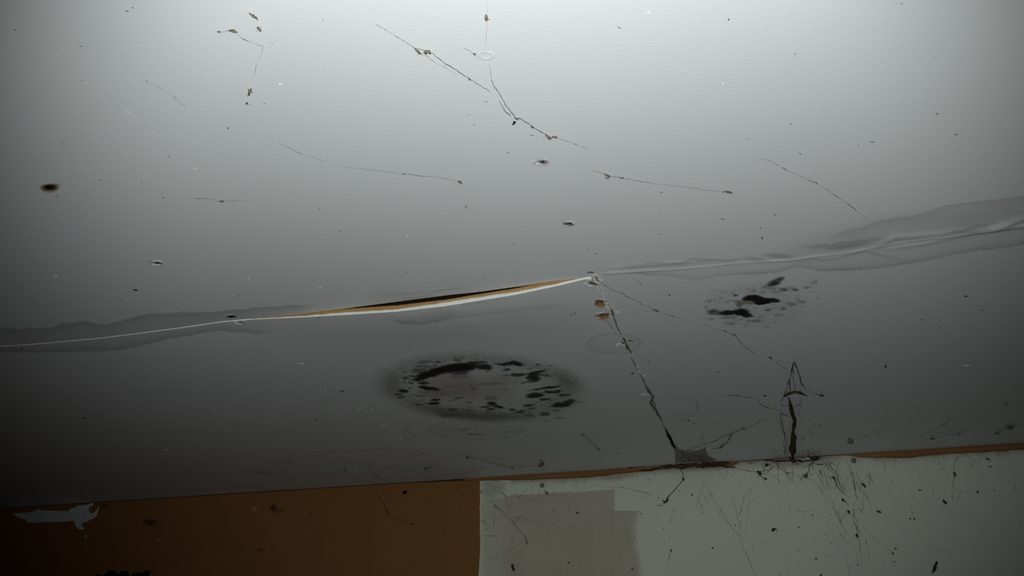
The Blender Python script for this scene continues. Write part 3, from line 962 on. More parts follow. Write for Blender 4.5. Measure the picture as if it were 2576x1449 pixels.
chips('filler_flake', 'plaster', [(1484, 700, 9, 2.5, -10, .001), (1497, 706, 10, 2.6, 50, .0012), (1509, 704, 8, 2, 40, .001), (1507, 727, 9, 2.2, 58, .001), (1517, 742, 11, 2.2, 58, .0012),
                                   (1527, 768, 12, 2.6, 52, .0014), (1533, 779, 8, 2, 60, .001), (1553, 785, 6, 1.5, 30, .001), (1541, 800, 7, 1.2, 60, .0008),
                                   (1563, 846, 11, 1.4, 60, .0006), (1556, 866, 7, 2.5, -15, .0015), (1571, 870, 6, 2.2, 30, .0015), (1587, 893, 9, 1.8, 62, .001), (1594, 905, 9, 1.8, 62, .001),
                                   (1604, 925, 6, 1.6, 50, .0008), (1608, 936, 6, 2, 40, .001), (1622, 946, 4, 2.2, 20, .001), (1621, 992, 7, 1.3, 0, .0008), (1631, 993, 4, 1.4, 10, .0008),
                                   (1695, 1121, 6, 2.0, 70, .001), (1702, 1137, 6, 2.2, 70, .001), (1706, 1146, 4, 1.6, 80, .001), (1490, 690, 8, 1.4, 40, .001), (1503, 694, 9, 1.6, 40, .001)], 3,
      'white flake of broken filler')
chips('brown_flake', 'dust', [(1577, 872, 10, 4.5, 65, .002), (1572, 856, 9, 2.6, 62, .001), (1568, 862, 5, 2, 30, .001), (1542, 787, 9, 2.4, 68, .001), (1501, 700, 9, 1.6, 55, .001),
                              (1586, 856, 7, 2, 10, .0006), (1591, 939, 5, 1.8, 0, .0005), (1618, 955, 8, 1.6, 62, .0008)], 4, 'brown flake hanging at the crack')
for pts, wpx, sd in [([(x + 1.5, y) for x, y in CRACK_PX[4:11]], 2.0, 5), ([(1610, 942), (1622, 964), (1628, 980), (1634, 992)], 2.6, 6), ([(1513, 797), (1530, 812), (1545, 832), (1560, 850)], 1.2, 7)]:
    mb = MB(); strand(mb, 'c', pts, wpx, .0006, sd, jit=.8)
    mb.build('crack_line', M['webdark'], cj)['label'] = 'dark open line of the crack'
for pts, wpx, of, sd in [([(1626, 968), (1633, 985), (1640, 1003), (1636, 1012), (1646, 1030), (1655, 1045), (1664, 1058)], 4.2, .002, 15), ([(1640, 1003), (1646, 1018), (1650, 1034)], 3, .003, 17)]:
    mb = MB(); strand(mb, 'c', pts, wpx, of, sd, jit=1.8, knots=.5)
    mb.build('dusty_web', M['web'], cj)
mb = MB()
strand(mb, 'c', [(1674, 1078), (1681, 1094), (1690, 1113), (1699, 1131)], 7, .0004, 19, jit=.4, knots=0)
mb.build('open_slot', M['black'], cj)['label'] = 'black open slot near the wall'

# ------------------------------------------------------------------ cobwebs on the ceiling
cobweb('long diagonal cobweb strung with dust clumps across the upper middle of the ceiling', 'c',
       [([(1045, 122), (1085, 133), (1120, 160), (1180, 198), (1235, 233)], 1.3), ([(1255, 252), (1268, 275), (1285, 295)], 1.3),
        ([(1240, 215), (1262, 245), (1275, 270), (1296, 297), (1312, 301), (1340, 320), (1375, 340), (1388, 347)], 1.6), ([(1068, 138), (1098, 160)], .8)],
       [([(1042, 121), (1052, 131), (1060, 137)], 6), ([(1066, 134), (1076, 130), (1084, 136)], 7), ([(1177, 196), (1184, 201)], 4), ([(1296, 295), (1302, 302)], 7),
        ([(1334, 318), (1342, 323)], 4), ([(1372, 337), (1382, 350), (1388, 350)], 9), ([(1390, 344), (1402, 347)], 4), ([(1190, 135), (1197, 140)], 4)],
       [([(940, 58), (1000, 95), (1045, 122)], .7), ([(1402, 347), (1440, 362), (1480, 376)], .7), ([(1227, 0), (1224, 60), (1222, 115)], .6), ([(1230, 160), (1236, 200), (1245, 226)], .8),
        ([(1166, 120), (1190, 135)], 1.0), ([(1197, 140), (1206, 148)], .8), ([(1100, 160), (1150, 190)], .6)], seed=100)
t_ = thing('dead_spider', 'tiny black dead spider hanging under the diagonal cobweb', 'spider', pc(1293, 310, .004))
mb = MB(); mb.blob(pc(1294, 308, .006), axes('c', 60), (.0016, .0013, .0013), 3, .15); mb.build('abdomen', M['black'], t_)
mb = MB(); mb.blob(pc(1291, 313, .006), axes('c', 60), (.0011, .0009, .0009), 4, .15); mb.build('head', M['black'], t_)
for a in (-35, 20, 150, 200):
    mb = MB()
    q = pc(1292.5, 311, .006); d = np.array([math.cos(math.radians(a)), math.sin(math.radians(a)), 0]) * .0028
    mb.tube([q, q + d * .6 - [0, 0, .0006], q + d], [.00016, .00013, .00008], 4); mb.build('leg', M['black'], t_)

cobweb('short cobweb with a hooked dust tuft in the centre right of the ceiling', 'c',
       [([(1524, 442), (1565, 448), (1600, 455), (1650, 463)], 1.0), ([(1518, 437), (1528, 443), (1534, 448)], 2.4)],
       [([(1517, 436), (1526, 441), (1535, 446)], 4.5), ([(1523, 447), (1531, 450)], 4), ([(1560, 447), (1570, 449)], 3), ([(1815, 483), (1826, 482), (1842, 487)], 5)],
       [([(1490, 430), (1518, 437)], .9), ([(1650, 463), (1720, 471), (1815, 483)], .8)], seed=140)
cobweb('thin broken diagonal cobweb line in the right part of the ceiling', 'c',
       [([(1946, 409), (1956, 417)], 1.8), ([(1964, 420), (1980, 429)], 1.8), ([(2030, 451), (2058, 464)], 1.3), ([(2122, 506), (2140, 520), (2155, 532)], 1.3)],
       [], [([(1900, 394), (1946, 409)], .7), ([(1980, 429), (2030, 451)], .8), ([(2058, 464), (2085, 482), (2122, 506)], .7), ([(2155, 532), (2180, 550)], .6)], seed=160)
cobweb('small dusty cobweb with brown crumbs at the upper left of the ceiling', 'c',
       [([(598, 88), (612, 99), (627, 105)], 1.0)],
       [([(626, 33), (636, 40), (650, 49)], 7), ([(648, 69), (656, 78)], 7), ([(575, 77), (585, 78), (599, 82)], 6), ([(547, 80), (555, 82)], 3)],
       [([(555, 82), (575, 77)], .8), ([(627, 105), (645, 112), (661, 118), (659, 134)], .7), ([(659, 134), (648, 160), (640, 190)], .5)], seed=180)
cobweb('two grey dust tufts one above the other in the upper left of the ceiling', 'c',
       [([(631, 222), (628, 240)], 1)], [([(632, 226), (628, 233), (626, 240)], 9), ([(620, 258), (624, 262)], 5)], seed=190)
cobweb('faint horizontal cobweb with a small grey tuft left of centre', 'c',
       [([(1012, 437), (1050, 441), (1090, 445)], 1.0)], [([(1013, 437), (1020, 439)], 2.6), ([(1154, 455), (1160, 462)], 7)],
       [([(860, 420), (935, 428), (1012, 437)], .6), ([(1090, 445), (1150, 455)], .6)], seed=200)
cobweb('faint wavy cobweb thread left of centre ending in a brown crumb', 'c',
       [([(490, 501), (520, 499), (545, 505), (575, 506)], 1.1)], [([(550, 506), (556, 507), (564, 506)], 4)], [([(575, 506), (630, 506)], .5)], seed=210)
cobweb('faint slanting cobweb thread at the upper left, above the two grey tufts\' level', 'c',
       [([(428, 236), (445, 250), (472, 274)], .9)], [([(366, 204), (372, 206)], 2.4)], [([(372, 206), (400, 220), (428, 236)], .6)], seed=215)
cobweb('short dark cobweb dash with a faint tail, upper left of centre', 'c',
       [([(741, 379), (752, 385), (760, 387)], 1.7)], [], [([(700, 360), (741, 379)], .6), ([(760, 387), (820, 408)], .6)], seed=217)
cobweb('long cobweb line from the gap corner slanting right across the small mould patch\'s board', 'c',
       [([(1499, 690), (1512, 712), (1540, 729), (1570, 742), (1610, 762), (1648, 781)], 1.5), ([(1648, 781), (1700, 798)], 1.1), ([(1820, 832), (1850, 845), (1865, 865), (1895, 888), (1935, 900)], 1.1)],
       [([(1641, 777), (1650, 781), (1658, 783)], 6), ([(1818, 831), (1828, 835)], 3.5), ([(1842, 840), (1850, 843)], 3), ([(1932, 897), (1942, 902)], 4.5), ([(1688, 794), (1696, 797)], 3)],
       [([(1700, 798), (1760, 814), (1820, 832)], .9), ([(1940, 903), (1970, 912), (1990, 912)], .8), ([(1618, 783), (1648, 781)], 1.1), ([(1560, 790), (1618, 783)], .6), ([(1942, 902), (1962, 920), (1982, 930)], .9),
        ([(1590, 697), (1606, 708), (1615, 719)], 1.2)], seed=220)
web_trunk = cobweb('branching brown cobweb on the right with a thick dusty trunk down to the wall', 'c',
       [([(1983, 1000), (1989, 1020), (1993, 1040), (1999, 1060), (1996, 1080), (1996, 1100), (1994, 1125), (1994, 1150)], 7.5, .004), ([(1996, 1085), (1997, 1110), (1992, 1135), (1995, 1155)], 6, .004),
        ([(1972, 997), (1985, 990), (1998, 987), (2012, 988), (2026, 994)], 5.5, .006), ([(2018, 990), (2030, 997)], 6, .006),
        ([(1997, 908), (1990, 930), (1985, 955), (1988, 985)], 2.2, .008), ([(1997, 908), (2007, 935), (2013, 960), (2028, 982)], 2.0, .008), ([(1997, 908), (1994, 950), (2000, 988)], 1.6, .01),
        ([(1985, 955), (1975, 985), (1962, 1018)], 1.5, .008), ([(1962, 1014), (1970, 1022), (1985, 1020), (1996, 1024)], 1.8), ([(1996, 1024), (2010, 1018), (2018, 1004)], 1.5),
        ([(1960, 1033), (1968, 1042), (1985, 1048)], 2.2), ([(1962, 1036), (1966, 1060), (1972, 1085), (1978, 1115)], 1.4), ([(1985, 1048), (1992, 1046)], 1.6),
        ([(1905, 1005), (1912, 1018), (1922, 1022), (1958, 1032)], 1.8), ([(1820, 995), (1860, 996), (1890, 1001), (1905, 1005)], 1.3),
        ([(2028, 982), (2055, 992), (2080, 997)], 1.3), ([(1968, 1112), (1975, 1130), (1972, 1148)], 1.0)],
       [([(1985, 1150), (2000, 1158), (2008, 1162)], 10), ([(1972, 997), (1982, 992)], 7), ([(2060, 993), (2072, 996)], 5), ([(1922, 997), (1928, 994)], 4)],
       [([(1740, 1000), (1780, 998), (1820, 995)], .9), ([(2080, 997), (2150, 1005), (2250, 1016), (2330, 1028)], .8), ([(1968, 1042), (1960, 1060), (1975, 1100), (1980, 1140)], .8),
        ([(2020, 1010), (2010, 1030), (2015, 1060)], .7), ([(2030, 1080), (2050, 1095), (2080, 1108)], 1.0)], mat='webdark', cmat='webdark', seed=240)
cobweb('grey forked cobweb on the ceiling between the cracked joint and the thick brown trunk', 'c',
       [([(1740, 1128), (1790, 1112), (1845, 1088), (1868, 1079)], 2.0), ([(1788, 1130), (1812, 1127), (1826, 1115), (1836, 1100), (1845, 1088)], 2.2), ([(1868, 1079), (1900, 1065), (1930, 1053)], 1.3)],
       [([(1866, 1078), (1873, 1080)], 6), ([(1811, 1126), (1822, 1119)], 5)],
       [([(1640, 990), (1700, 999), (1745, 1000), (1752, 1012), (1757, 1038)], 1.3), ([(1757, 1038), (1735, 1048), (1700, 1060)], .9), ([(1757, 1038), (1790, 1056), (1830, 1080)], .8), ([(1660, 1060), (1700, 1045), (1757, 1038)], .6),
        ([(1772, 1083), (1765, 1105), (1775, 1120)], .9)], seed=270)
# dusty sheet web in the corner where the crack meets the wall
t_ = thing('cobweb', 'dusty grey sheet cobweb in the corner where the cracked joint meets the wall', 'cobweb', pc(1712, 1150))
mb = MB(); rr = random.Random(5)
for i in range(16):
    x0 = 1700 + rr.random() * 40; y0 = 1128 + rr.random() * 30
    x1 = 1730 + rr.random() * 70; y1 = 1125 + (x1 - 1730) * .2 + rr.random() * 34
    strand(mb, 'c', [(x0, y0), ((x0 + x1) / 2, (y0 + y1) / 2 + rr.uniform(-3, 6)), (x1, min(y1, 1160))], .9 + .6 * rr.random(), .004 + .004 * rr.random(), i, jit=1.2)
    mb.build('strand', M['web'], t_); mb = MB()
strand(mb, 'c', [(1708, 1130), (1722, 1148), (1760, 1152), (1800, 1156)], 3.5, .004, 77)
mb.build('strand', M['web'], t_)
mb = MB()
for i in range(3):
    mb = MB(); clump(mb, 'c', [(1708 + 22 * i, 1155 - 2 * i), (1730 + 22 * i, 1156 - 2 * i), (1745 + 22 * i, 1157 - 2 * i)], 9, .003, 60 + i, 10); mb.build('dust_clump', M['dust'], t_)

# its translucent dusty membrane
mt, nt, b_ = nodes_of('dusty_web_membrane')
n1 = nt.nodes.new('ShaderNodeTexNoise'); n1.inputs['Scale'].default_value = 90; n1.inputs['Detail'].default_value = 5
g1 = nt.nodes.new('ShaderNodeNewGeometry'); nt.links.new(g1.outputs['Position'], n1.inputs['Vector'])
mr = nt.nodes.new('ShaderNodeMapRange'); mr.inputs['From Min'].default_value = .3; mr.inputs['From Max'].default_value = .65
mr.inputs['To Min'].default_value = .35; mr.inputs['To Max'].default_value = .85
nt.links.new(n1.outputs['Fac'], mr.inputs['Value']); nt.links.new(mr.outputs[0], b_.inputs['Alpha'])
b_.inputs['Base Color'].default_value = (0.30, 0.275, 0.22, 1); b_.inputs['Roughness'].default_value = .95; b_.inputs['Specular IOR Level'].default_value = .05
M['membrane'] = mt
mx_ = np.linspace(1698, 1806, 60)
mt_top = np.interp(mx_, [1698, 1704, 1712, 1730, 1750, 1765, 1776, 1778, 1770, 1785, 1806], [1112, 1124, 1131, 1136, 1134, 1129, 1122, 1128, 1140, 1151, 1158])
mt_top = np.interp(mx_, [1698, 1706, 1714, 1732, 1752, 1766, 1774, 1779, 1790, 1806], [1112, 1126, 1132, 1137, 1134, 1129, 1123, 1142, 1152, 1158]) + 1.5 * (vnoise(mx_ / 4, mx_ * 0, 5) - .5)
mt_bot = ip(TOP_PX, mx_) - 1.0
tt = np.linspace(0, 1, 8)[:, None]
gx = np.repeat(mx_[None, :], 8, 0); gy = np.minimum(mt_top[None, :], mt_bot[None, :] - .5) * (1 - tt) + mt_bot[None, :] * tt
p_ = pc(gx, gy, 0.0); p_[..., 2] -= .0015 + .004 * np.sin(math.pi * tt * .9) * (.6 + .6 * vnoise(gx / 9, gy / 9, 4))
mesh_obj('web_sheet', p_.reshape(-1, 3), gridfaces(8, 60), M['membrane'], t_)['label'] = 'translucent grey dusty membrane'
for pts, wpx in [([(1520, 1183), (1580, 1176), (1640, 1170), (1700, 1164)], 2.0), ([(1600, 1186), (1660, 1178), (1720, 1170), (1790, 1168), (1850, 1164)], 3.6), ([(1690, 1172), (1740, 1164), (1800, 1160), (1850, 1158)], 4.5), ([(1700, 1178), (1760, 1172), (1810, 1172), (1850, 1176)], 3.4), ([(1655, 1172), (1700, 1166), (1760, 1160)], 4.0)]:
    mb = MB(); strand(mb, 'w', pts, wpx, .011, int(pts[0][0]), jit=1.2, knots=.6); mb.build('strand', M['webdark'], t_)

cobweb('little hooked cobweb on the ceiling right of the large oval mould patch', 'c',
       [([(1461, 1094), (1467, 1092), (1480, 1104), (1492, 1116), (1503, 1128), (1510, 1136)], 1.5)], [([(1464, 1091), (1470, 1095)], 4), ([(1502, 1126), (1508, 1133)], 3.5)],
       [([(1442, 1096), (1461, 1094)], .9), ([(1510, 1136), (1545, 1142)], .6), ([(1440, 1122), (1470, 1134), (1500, 1137)], .8)], seed=300)
web_loops = cobweb('looping dark cobweb strands along the ceiling edge below the large oval mould patch', 'c',
       [([(780, 1138), (860, 1137), (930, 1133), (965, 1128), (1000, 1128), (1060, 1134)], 1.5), ([(1140, 1137), (1180, 1150), (1230, 1162), (1290, 1176)], 2.0), ([(1180, 1150), (1240, 1152), (1290, 1158)], 1.0),
        ([(1290, 1176), (1330, 1173), (1365, 1168)], 1.6), ([(965, 1128), (980, 1120)], 1.2), ([(1095, 1165), (1080, 1178), (1066, 1182)], 1.6), ([(1110, 1150), (1098, 1175), (1085, 1188)], .9)],
       [([(1352, 1172), (1362, 1170), (1369, 1166)], 8), ([(1284, 1175), (1294, 1177)], 4), ([(1066, 1180), (1074, 1176)], 5), ([(864, 1182), (872, 1184)], 6), ([(1172, 1149), (1180, 1152)], 4)],
       [([(600, 1165), (690, 1180), (780, 1190)], 1.0), ([(640, 1142), (720, 1160), (800, 1175)], .9), ([(780, 1150), (830, 1168), (900, 1180), (960, 1190)], 1.0), ([(820, 1140), (825, 1160), (860, 1190), (920, 1205)], .8),
        ([(930, 1196), (1000, 1192), (1050, 1194)], 1.2), ([(720, 1195), (800, 1200), (880, 1205)], .9), ([(580, 1218), (640, 1222), (700, 1220)], 1.0), ([(1180, 1150), (1195, 1170), (1200, 1185)], .7), ([(1260, 1165), (1310, 1168), (1345, 1160)], .7)], mat='web', seed=320)
web_far = cobweb('sparse cobweb threads on the dark ceiling corner at the far right', 'c',
       [([(2330, 1085), (2370, 1090), (2420, 1098)], .9)], [([(2528, 1073), (2540, 1076), (2552, 1072)], 7), ([(2340, 1103), (2352, 1102)], 5), ([(2505, 1090), (2512, 1090)], 4), ([(2525, 1014), (2534, 1017)], 3)],
       [([(2300, 1030), (2400, 1050), (2500, 1064)], .6), ([(2260, 1110), (2340, 1103), (2420, 1090)], .6)], seed=350)

# ------------------------------------------------------------------ the wall: brown board, paper scrap, discoloured patch
xe = float(pw(1208, 1330)[0])
bx0, bx1 = XL + .001, xe
zs = np.linspace(1.9, H - 0.001, 60)
edge = bx1 + 0.0035 * (vnoise(zs * 60, zs * 0, 3) - .5) + .003 * (vnoise(zs * 15, zs * 0, 5) - .5)
zs2 = np.concatenate([[0.02], zs]); edge = np.concatenate([[bx1], edge])
v_ = []; n = len(zs2)
for y in (WY - 0.004, WY - 0.0003):
    for xx in (None, edge):
        for i in range(n):
            v_.append((bx0 if xx is None else xx[i], y, zs2[i]))
f_ = []
for i in range(n - 1):
    f_.append((i, n + i, n + i + 1, i + 1)); f_.append((n + i, 3 * n + i, 3 * n + i + 1, n + i + 1))
f_.append((n - 1, 2 * n - 1, 4 * n - 1, 3 * n - 1)); f_.append((0, 2 * n, 3 * n, n))
bp_ = thing('wall_board', 'bare brown board covering the left half of the wall under the ceiling', 'board', (bx1, WY, 1.0))
mesh_obj('board_panel', v_, f_, M['brown'], bp_, smooth=False)
# pale frayed edge of the paint against it
yy_ = np.arange(1210, 1452, 1.6); k_ = len(yy_)
xl = 1207.5 + 2.2 * (vnoise(yy_ / 3, yy_ * 0, 41) - .5); xr_ = 1210.5 + 5 * (vnoise(yy_ / 4, yy_ * 0, 42) - .4) * (.5 + vnoise(yy_ / 25, yy_ * 0, 43))
e0 = pw(xl, yy_, .0043); e1 = pw((xl + xr_) / 2, yy_, .0054); e2 = pw(xr_, yy_, .0008)
mesh_obj('frayed_edge', np.concatenate([e0, e1, e2]), np.concatenate([gridfaces(2, k_), gridfaces(2, k_) + k_]), M['wall'], bp_)['label'] = 'pale frayed edge of the brown board'


def brownspots(gx, gy):
    lay = Layer(gx.shape)
    wx = gx + 8 * (fbm(gx / 12, gy / 12, 3) - .5); wy = gy + 8 * (fbm(gx / 12, gy / 12, 4) - .5)
    for cx, cy, rx, ry, al in [(380, 1315, 16, 7, .8), (690, 1277, 9, 8, .75), (700, 1287, 16, 6, .3), (656, 1384, 9, 5, .4), (268, 1275, 9, 5, .5), (785, 1290, 5, 4, .4)]:
        lay.add(ell(wx, wy, cx, cy, rx, ry, 0, .6) * al, (0.02, 0.01, 0.005))
    lay.add(ell(wx, wy, 643, 1282, 7, 6, 0, .6) * .35, (.5, .4, .3)); lay.add(ell(wx, wy, 218, 1350, 4, 3, 0, .6) * .6, (.6, .62, .6)); lay.add(ell(wx, wy, 402, 1357, 4, 3, 0, .6) * .35, (.5, .4, .3))
    return lay.a, lay.c


gx, gy = grid(200, 800, 1262, 1400, 2.0, 2.0)
sheet('dark_spots', gx, gy, brownspots, M['brown_stain'], s='w', off=0.0041, parent=bp_)

# torn white paper scrap
def z1(*p):
    return [(x / 2.995, 969 + y / 2.995) for x, y in p]


scrap = z1((98, 966), (180, 962), (250, 955), (275, 945), (290, 930), (305, 940), (330, 945), (400, 945), (470, 950), (520, 948), (535, 925), (560, 928), (580, 908), (630, 905), (670, 900), (690, 888), (704, 886), (702, 905),
           (680, 915), (668, 935), (672, 955), (690, 965), (712, 960), (730, 940), (745, 918), (740, 950), (728, 985), (705, 1005), (670, 1022), (640, 1032), (618, 1045), (612, 1062), (622, 1070), (637, 1072), (630, 1085), (605, 1090),
           (582, 1075), (568, 1050), (562, 1024), (540, 1022), (480, 1030), (400, 1032), (320, 1034), (240, 1038), (205, 1034), (200, 1018), (150, 1000), (110, 982))
bm = bmesh.new()
vs = [bm.verts.new(pw(x, y, .0045)) for x, y in scrap]
fc = bm.faces.new(vs)
ret = bmesh.ops.extrude_face_region(bm, geom=[fc])
for g in ret['geom']:
    if isinstance(g, bmesh.types.BMVert):
        g.co.y -= 0.0009 + 0.0012 * rng.random()
bmesh.ops.triangulate(bm, faces=bm.faces[:])
bmesh.ops.recalc_face_normals(bm, faces=bm.faces[:])
me = bpy.data.meshes.new('paper_scrap'); bm.to_mesh(me); bm.free()
me.materials.append(M['scrap'])
o = bpy.data.objects.new('paper_scrap', me); COL.objects.link(o)
tag(o, 'torn pale paper scrap left on the brown board at the far left', 'paper')


def beige(gx, gy):
    lay = Layer(gx.shape)
    top = np.interp(gx, [1205, 1265, 1290, 1400, 1546], [1260, 1252, 1245, 1240, 1232])
    y = gy + 3 * (fbm(gx / 14, gy / 14, 5) - .5)
    a = sstep(-3, 4, y - top)
    rx = np.where(gy < 1285, 1546, 1606 - 10 * sstep(1285, 1330, gy) + 14 * sstep(1330, 1449, gy)) + 3 * (fbm(gx / 9, gy / 9, 6) - .5)
    sft = np.where(gy < 1285, 3, 12)
    a = a * (1 - sstep(-1, 1, (gx - rx) / sft)) * (.55 + .45 * sstep(1209, 1300, gx))
    n_ = fbm(gx / 50, gy / 50, 7)
    lay.add(a * (.80 + .3 * (n_ - .5)), (0.49, 0.43, 0.33))
    lay.add(a * ell(gx, gy, 1460, 1400, 120, 80, 0, .8) * .4, (0.48, 0.43, 0.28))
    lay.add(a * ell(gx, gy, 1480, 1300, 100, 60, 0, .8) * .3, (0.47, 0.42, 0.36))
    d, _ = pdist(gx, gy, [(1262, 1247), (1290, 1250), (1330, 1245), (1400, 1240), (1500, 1236), (1546, 1232)])
    lay.add(np.exp(-(d / 1.6) ** 2) * .35 * sstep(.3, .6, fbm(gx / 30, gy / 30, 8)), (0.2, 0.18, 0.15))
    lay.add(ell(gx, gy, 1235, 1225, 34, 26, -30, .7) * .42 * (.5 + fbm(gx / 8, gy / 8, 9)), (0.22, 0.18, 0.12))
    lay.add(sstep(.62, .74, fbm(gx / 7, gy / 7, 10, 3)) * a * .12, (0.2, 0.19, 0.17))
    return lay.a, lay.c


gx, gy = grid(1211, 1640, 1208, 1720, 2.0, 2.0)
o = sheet('paint_patch', gx, gy, beige, M['wall_stain'], s='w', off=0.00022)
tag(o, 'faded beige square of old paint on the pale wall beside the brown board', 'paint patch')


def grime(gx, gy):
    lay = Layer(gx.shape)
    top = ip(BOT_PX, gx)
    d = gy - top
    n_ = fbm(gx / 26, gy / 12, 14)
    lay.add(np.exp(-np.maximum(d, 0) / (3 + 9 * n_)) * (.5 + .5 * n_) * (1 - .6 * np.exp(-((gx - 1590) / 60) ** 2)), (0.20, 0.12, 0.06))
    lay.add(ell(gx, gy, 1560, 1196, 50, 10, -8, .6) * .5, (0.35, 0.19, 0.10))
    lay.add(ell(gx, gy, 1780, 1172, 90, 10, -4, .7) * .45, (0.16, 0.12, 0.08))
    lay.add(ell(gx, gy, 2000, 1162, 110, 14, -4, .7) * .4, (0.16, 0.14, 0.11))
    lay.add(ell(gx, gy, 2120, 1230, 60, 70, 20, .9) * .12 * (.3 + fbm(gx / 20, gy / 20, 15)), (0.25, 0.22, 0.2))
    lay.add(sstep(.64, .76, fbm(gx / 9, gy / 9, 16, 3)) * .18 * np.exp(-np.maximum(d, 0) / 60), (0.15, 0.13, 0.11))
    return lay.a, lay.c


gx, gy = band(1211, 2640, lambda x: ip(BOT_PX, x) - 3, lambda x: ip(BOT_PX, x) + 90, 520, 60)
o = sheet('grime_band', gx, gy, grime, M['wall_stain'], s='w', off=0.00012, thr=.035)
tag(o, 'brown grime along the top of the pale wall under the timber strip', 'grime')

# ------------------------------------------------------------------ cobwebs on the wall
cobweb('dark dangling cobweb string hooked at its end, on the wall below the sheet cobweb', 'w',
       [([(1707, 1172), (1714, 1188), (1721, 1205), (1708, 1219), (1697, 1232), (1690, 1240), (1680, 1250), (1672, 1262), (1664, 1272), (1655, 1275), (1650, 1270)], 2.4, .01)],
       [([(1716, 1203), (1722, 1206)], 5), ([(1667, 1258), (1674, 1264), (1682, 1252)], 6)], [([(1642, 1252), (1655, 1256)], 1.0)], mat='webdark', cmat='webdark', seed=400)
web_beige = cobweb('long slanting cobweb with dark crumbs on the beige square of the wall', 'w',
       [([(1242, 1271), (1262, 1283), (1275, 1296), (1288, 1310), (1296, 1322), (1308, 1336), (1320, 1350), (1328, 1368)], 1.6), ([(1285, 1340), (1292, 1352), (1294, 1370)], 1.5),
        ([(1391, 1275), (1393, 1290), (1402, 1300)], 1.4), ([(1212, 1307), (1224, 1320), (1232, 1322)], 1.4), ([(1212, 1347), (1235, 1348), (1248, 1347)], 1.2), ([(1240, 1255), (1241, 1300), (1243, 1350)], .9)],
       [([(1322, 1355), (1327, 1371)], 4.5), ([(1243, 1270), (1250, 1274)], 4), ([(1370, 1235), (1378, 1242)], 5)],
       [([(1285, 1298), (1310, 1304), (1340, 1308), (1375, 1320)], .9), ([(1262, 1400), (1290, 1380), (1285, 1340)], .9), ([(1430, 1255), (1432, 1310), (1436, 1330), (1452, 1322)], .9), ([(1255, 1412), (1290, 1418), (1330, 1449)], .9), ([(1420, 1262), (1470, 1320)], .5),
        ([(1325, 1306), (1330, 1325)], .8), ([(1510, 1240), (1530, 1280), (1545, 1300)], .8), ([(1480, 1315), (1500, 1300), (1530, 1280)], .7)], seed=420)
cobweb('V-shaped cobweb of fine threads meeting low on the pale wall', 'w',
       [([(1780, 1237), (1800, 1265), (1815, 1285), (1838, 1322), (1858, 1347), (1866, 1368), (1877, 1395), (1890, 1425), (1902, 1452)], 1.1), ([(1840, 1250), (1852, 1285), (1862, 1330), (1866, 1360)], .8),
        ([(1874, 1240), (1864, 1280), (1858, 1310)], .8)],
       [([(1848, 1318), (1851, 1324)], 3), ([(1788, 1244), (1792, 1250)], 2.5)],
       [([(1886, 1255), (1880, 1300), (1874, 1345), (1868, 1362)], .7), ([(1765, 1240), (1800, 1280), (1850, 1340)], .6), ([(1895, 1360), (1893, 1400)], .6), ([(1900, 1215), (1880, 1240)], .6)], mat='web', seed=440)
web_tangle = cobweb('tangled dark cobweb hanging down the pale wall right of the thick trunk', 'w',
       [([(2085, 1165), (2100, 1190), (2112, 1218), (2124, 1240), (2138, 1250)], 2.4, .008), ([(2098, 1200), (2108, 1225), (2122, 1243)], 2.6, .008), ([(2140, 1180), (2146, 1210), (2152, 1235)], 2.0), ([(2138, 1165), (2148, 1200), (2150, 1225), (2156, 1262)], 1.3),
        ([(2118, 1252), (2128, 1262), (2135, 1272)], 3.0), ([(2173, 1232), (2170, 1262), (2172, 1285)], 1.1), ([(2158, 1278), (2165, 1285), (2170, 1290)], 2.6), ([(2135, 1283), (2120, 1300), (2115, 1320)], 1.2), ([(2092, 1270), (2112, 1310), (2124, 1330), (2132, 1345)], 1.2),
        ([(2150, 1262), (2148, 1300), (2155, 1330), (2158, 1350)], 1.1), ([(2075, 1172), (2090, 1182), (2100, 1200)], 1.5), ([(2110, 1165), (2104, 1185), (2112, 1200)], 1.6), ([(2125, 1150), (2135, 1170), (2140, 1195)], 1.2)],
       [([(2095, 1198), (2100, 1208)], 7), ([(2155, 1342), (2158, 1352)], 6), ([(2133, 1284), (2138, 1292)], 5), ([(2118, 1255), (2124, 1262)], 5), ([(2168, 1215), (2178, 1226)], 6)],
       [([(2030, 1195), (2060, 1225), (2100, 1270)], .8), ([(2070, 1250), (2092, 1275)], .8), ([(2168, 1318), (2190, 1345), (2225, 1375), (2250, 1390)], .9), ([(2140, 1350), (2155, 1400), (2168, 1449)], .6), ([(2158, 1352), (2166, 1400), (2168, 1430)], .7), ([(2175, 1235), (2200, 1250), (2215, 1255)], .7)],
       mat='web', cmat='webdark', seed=460)
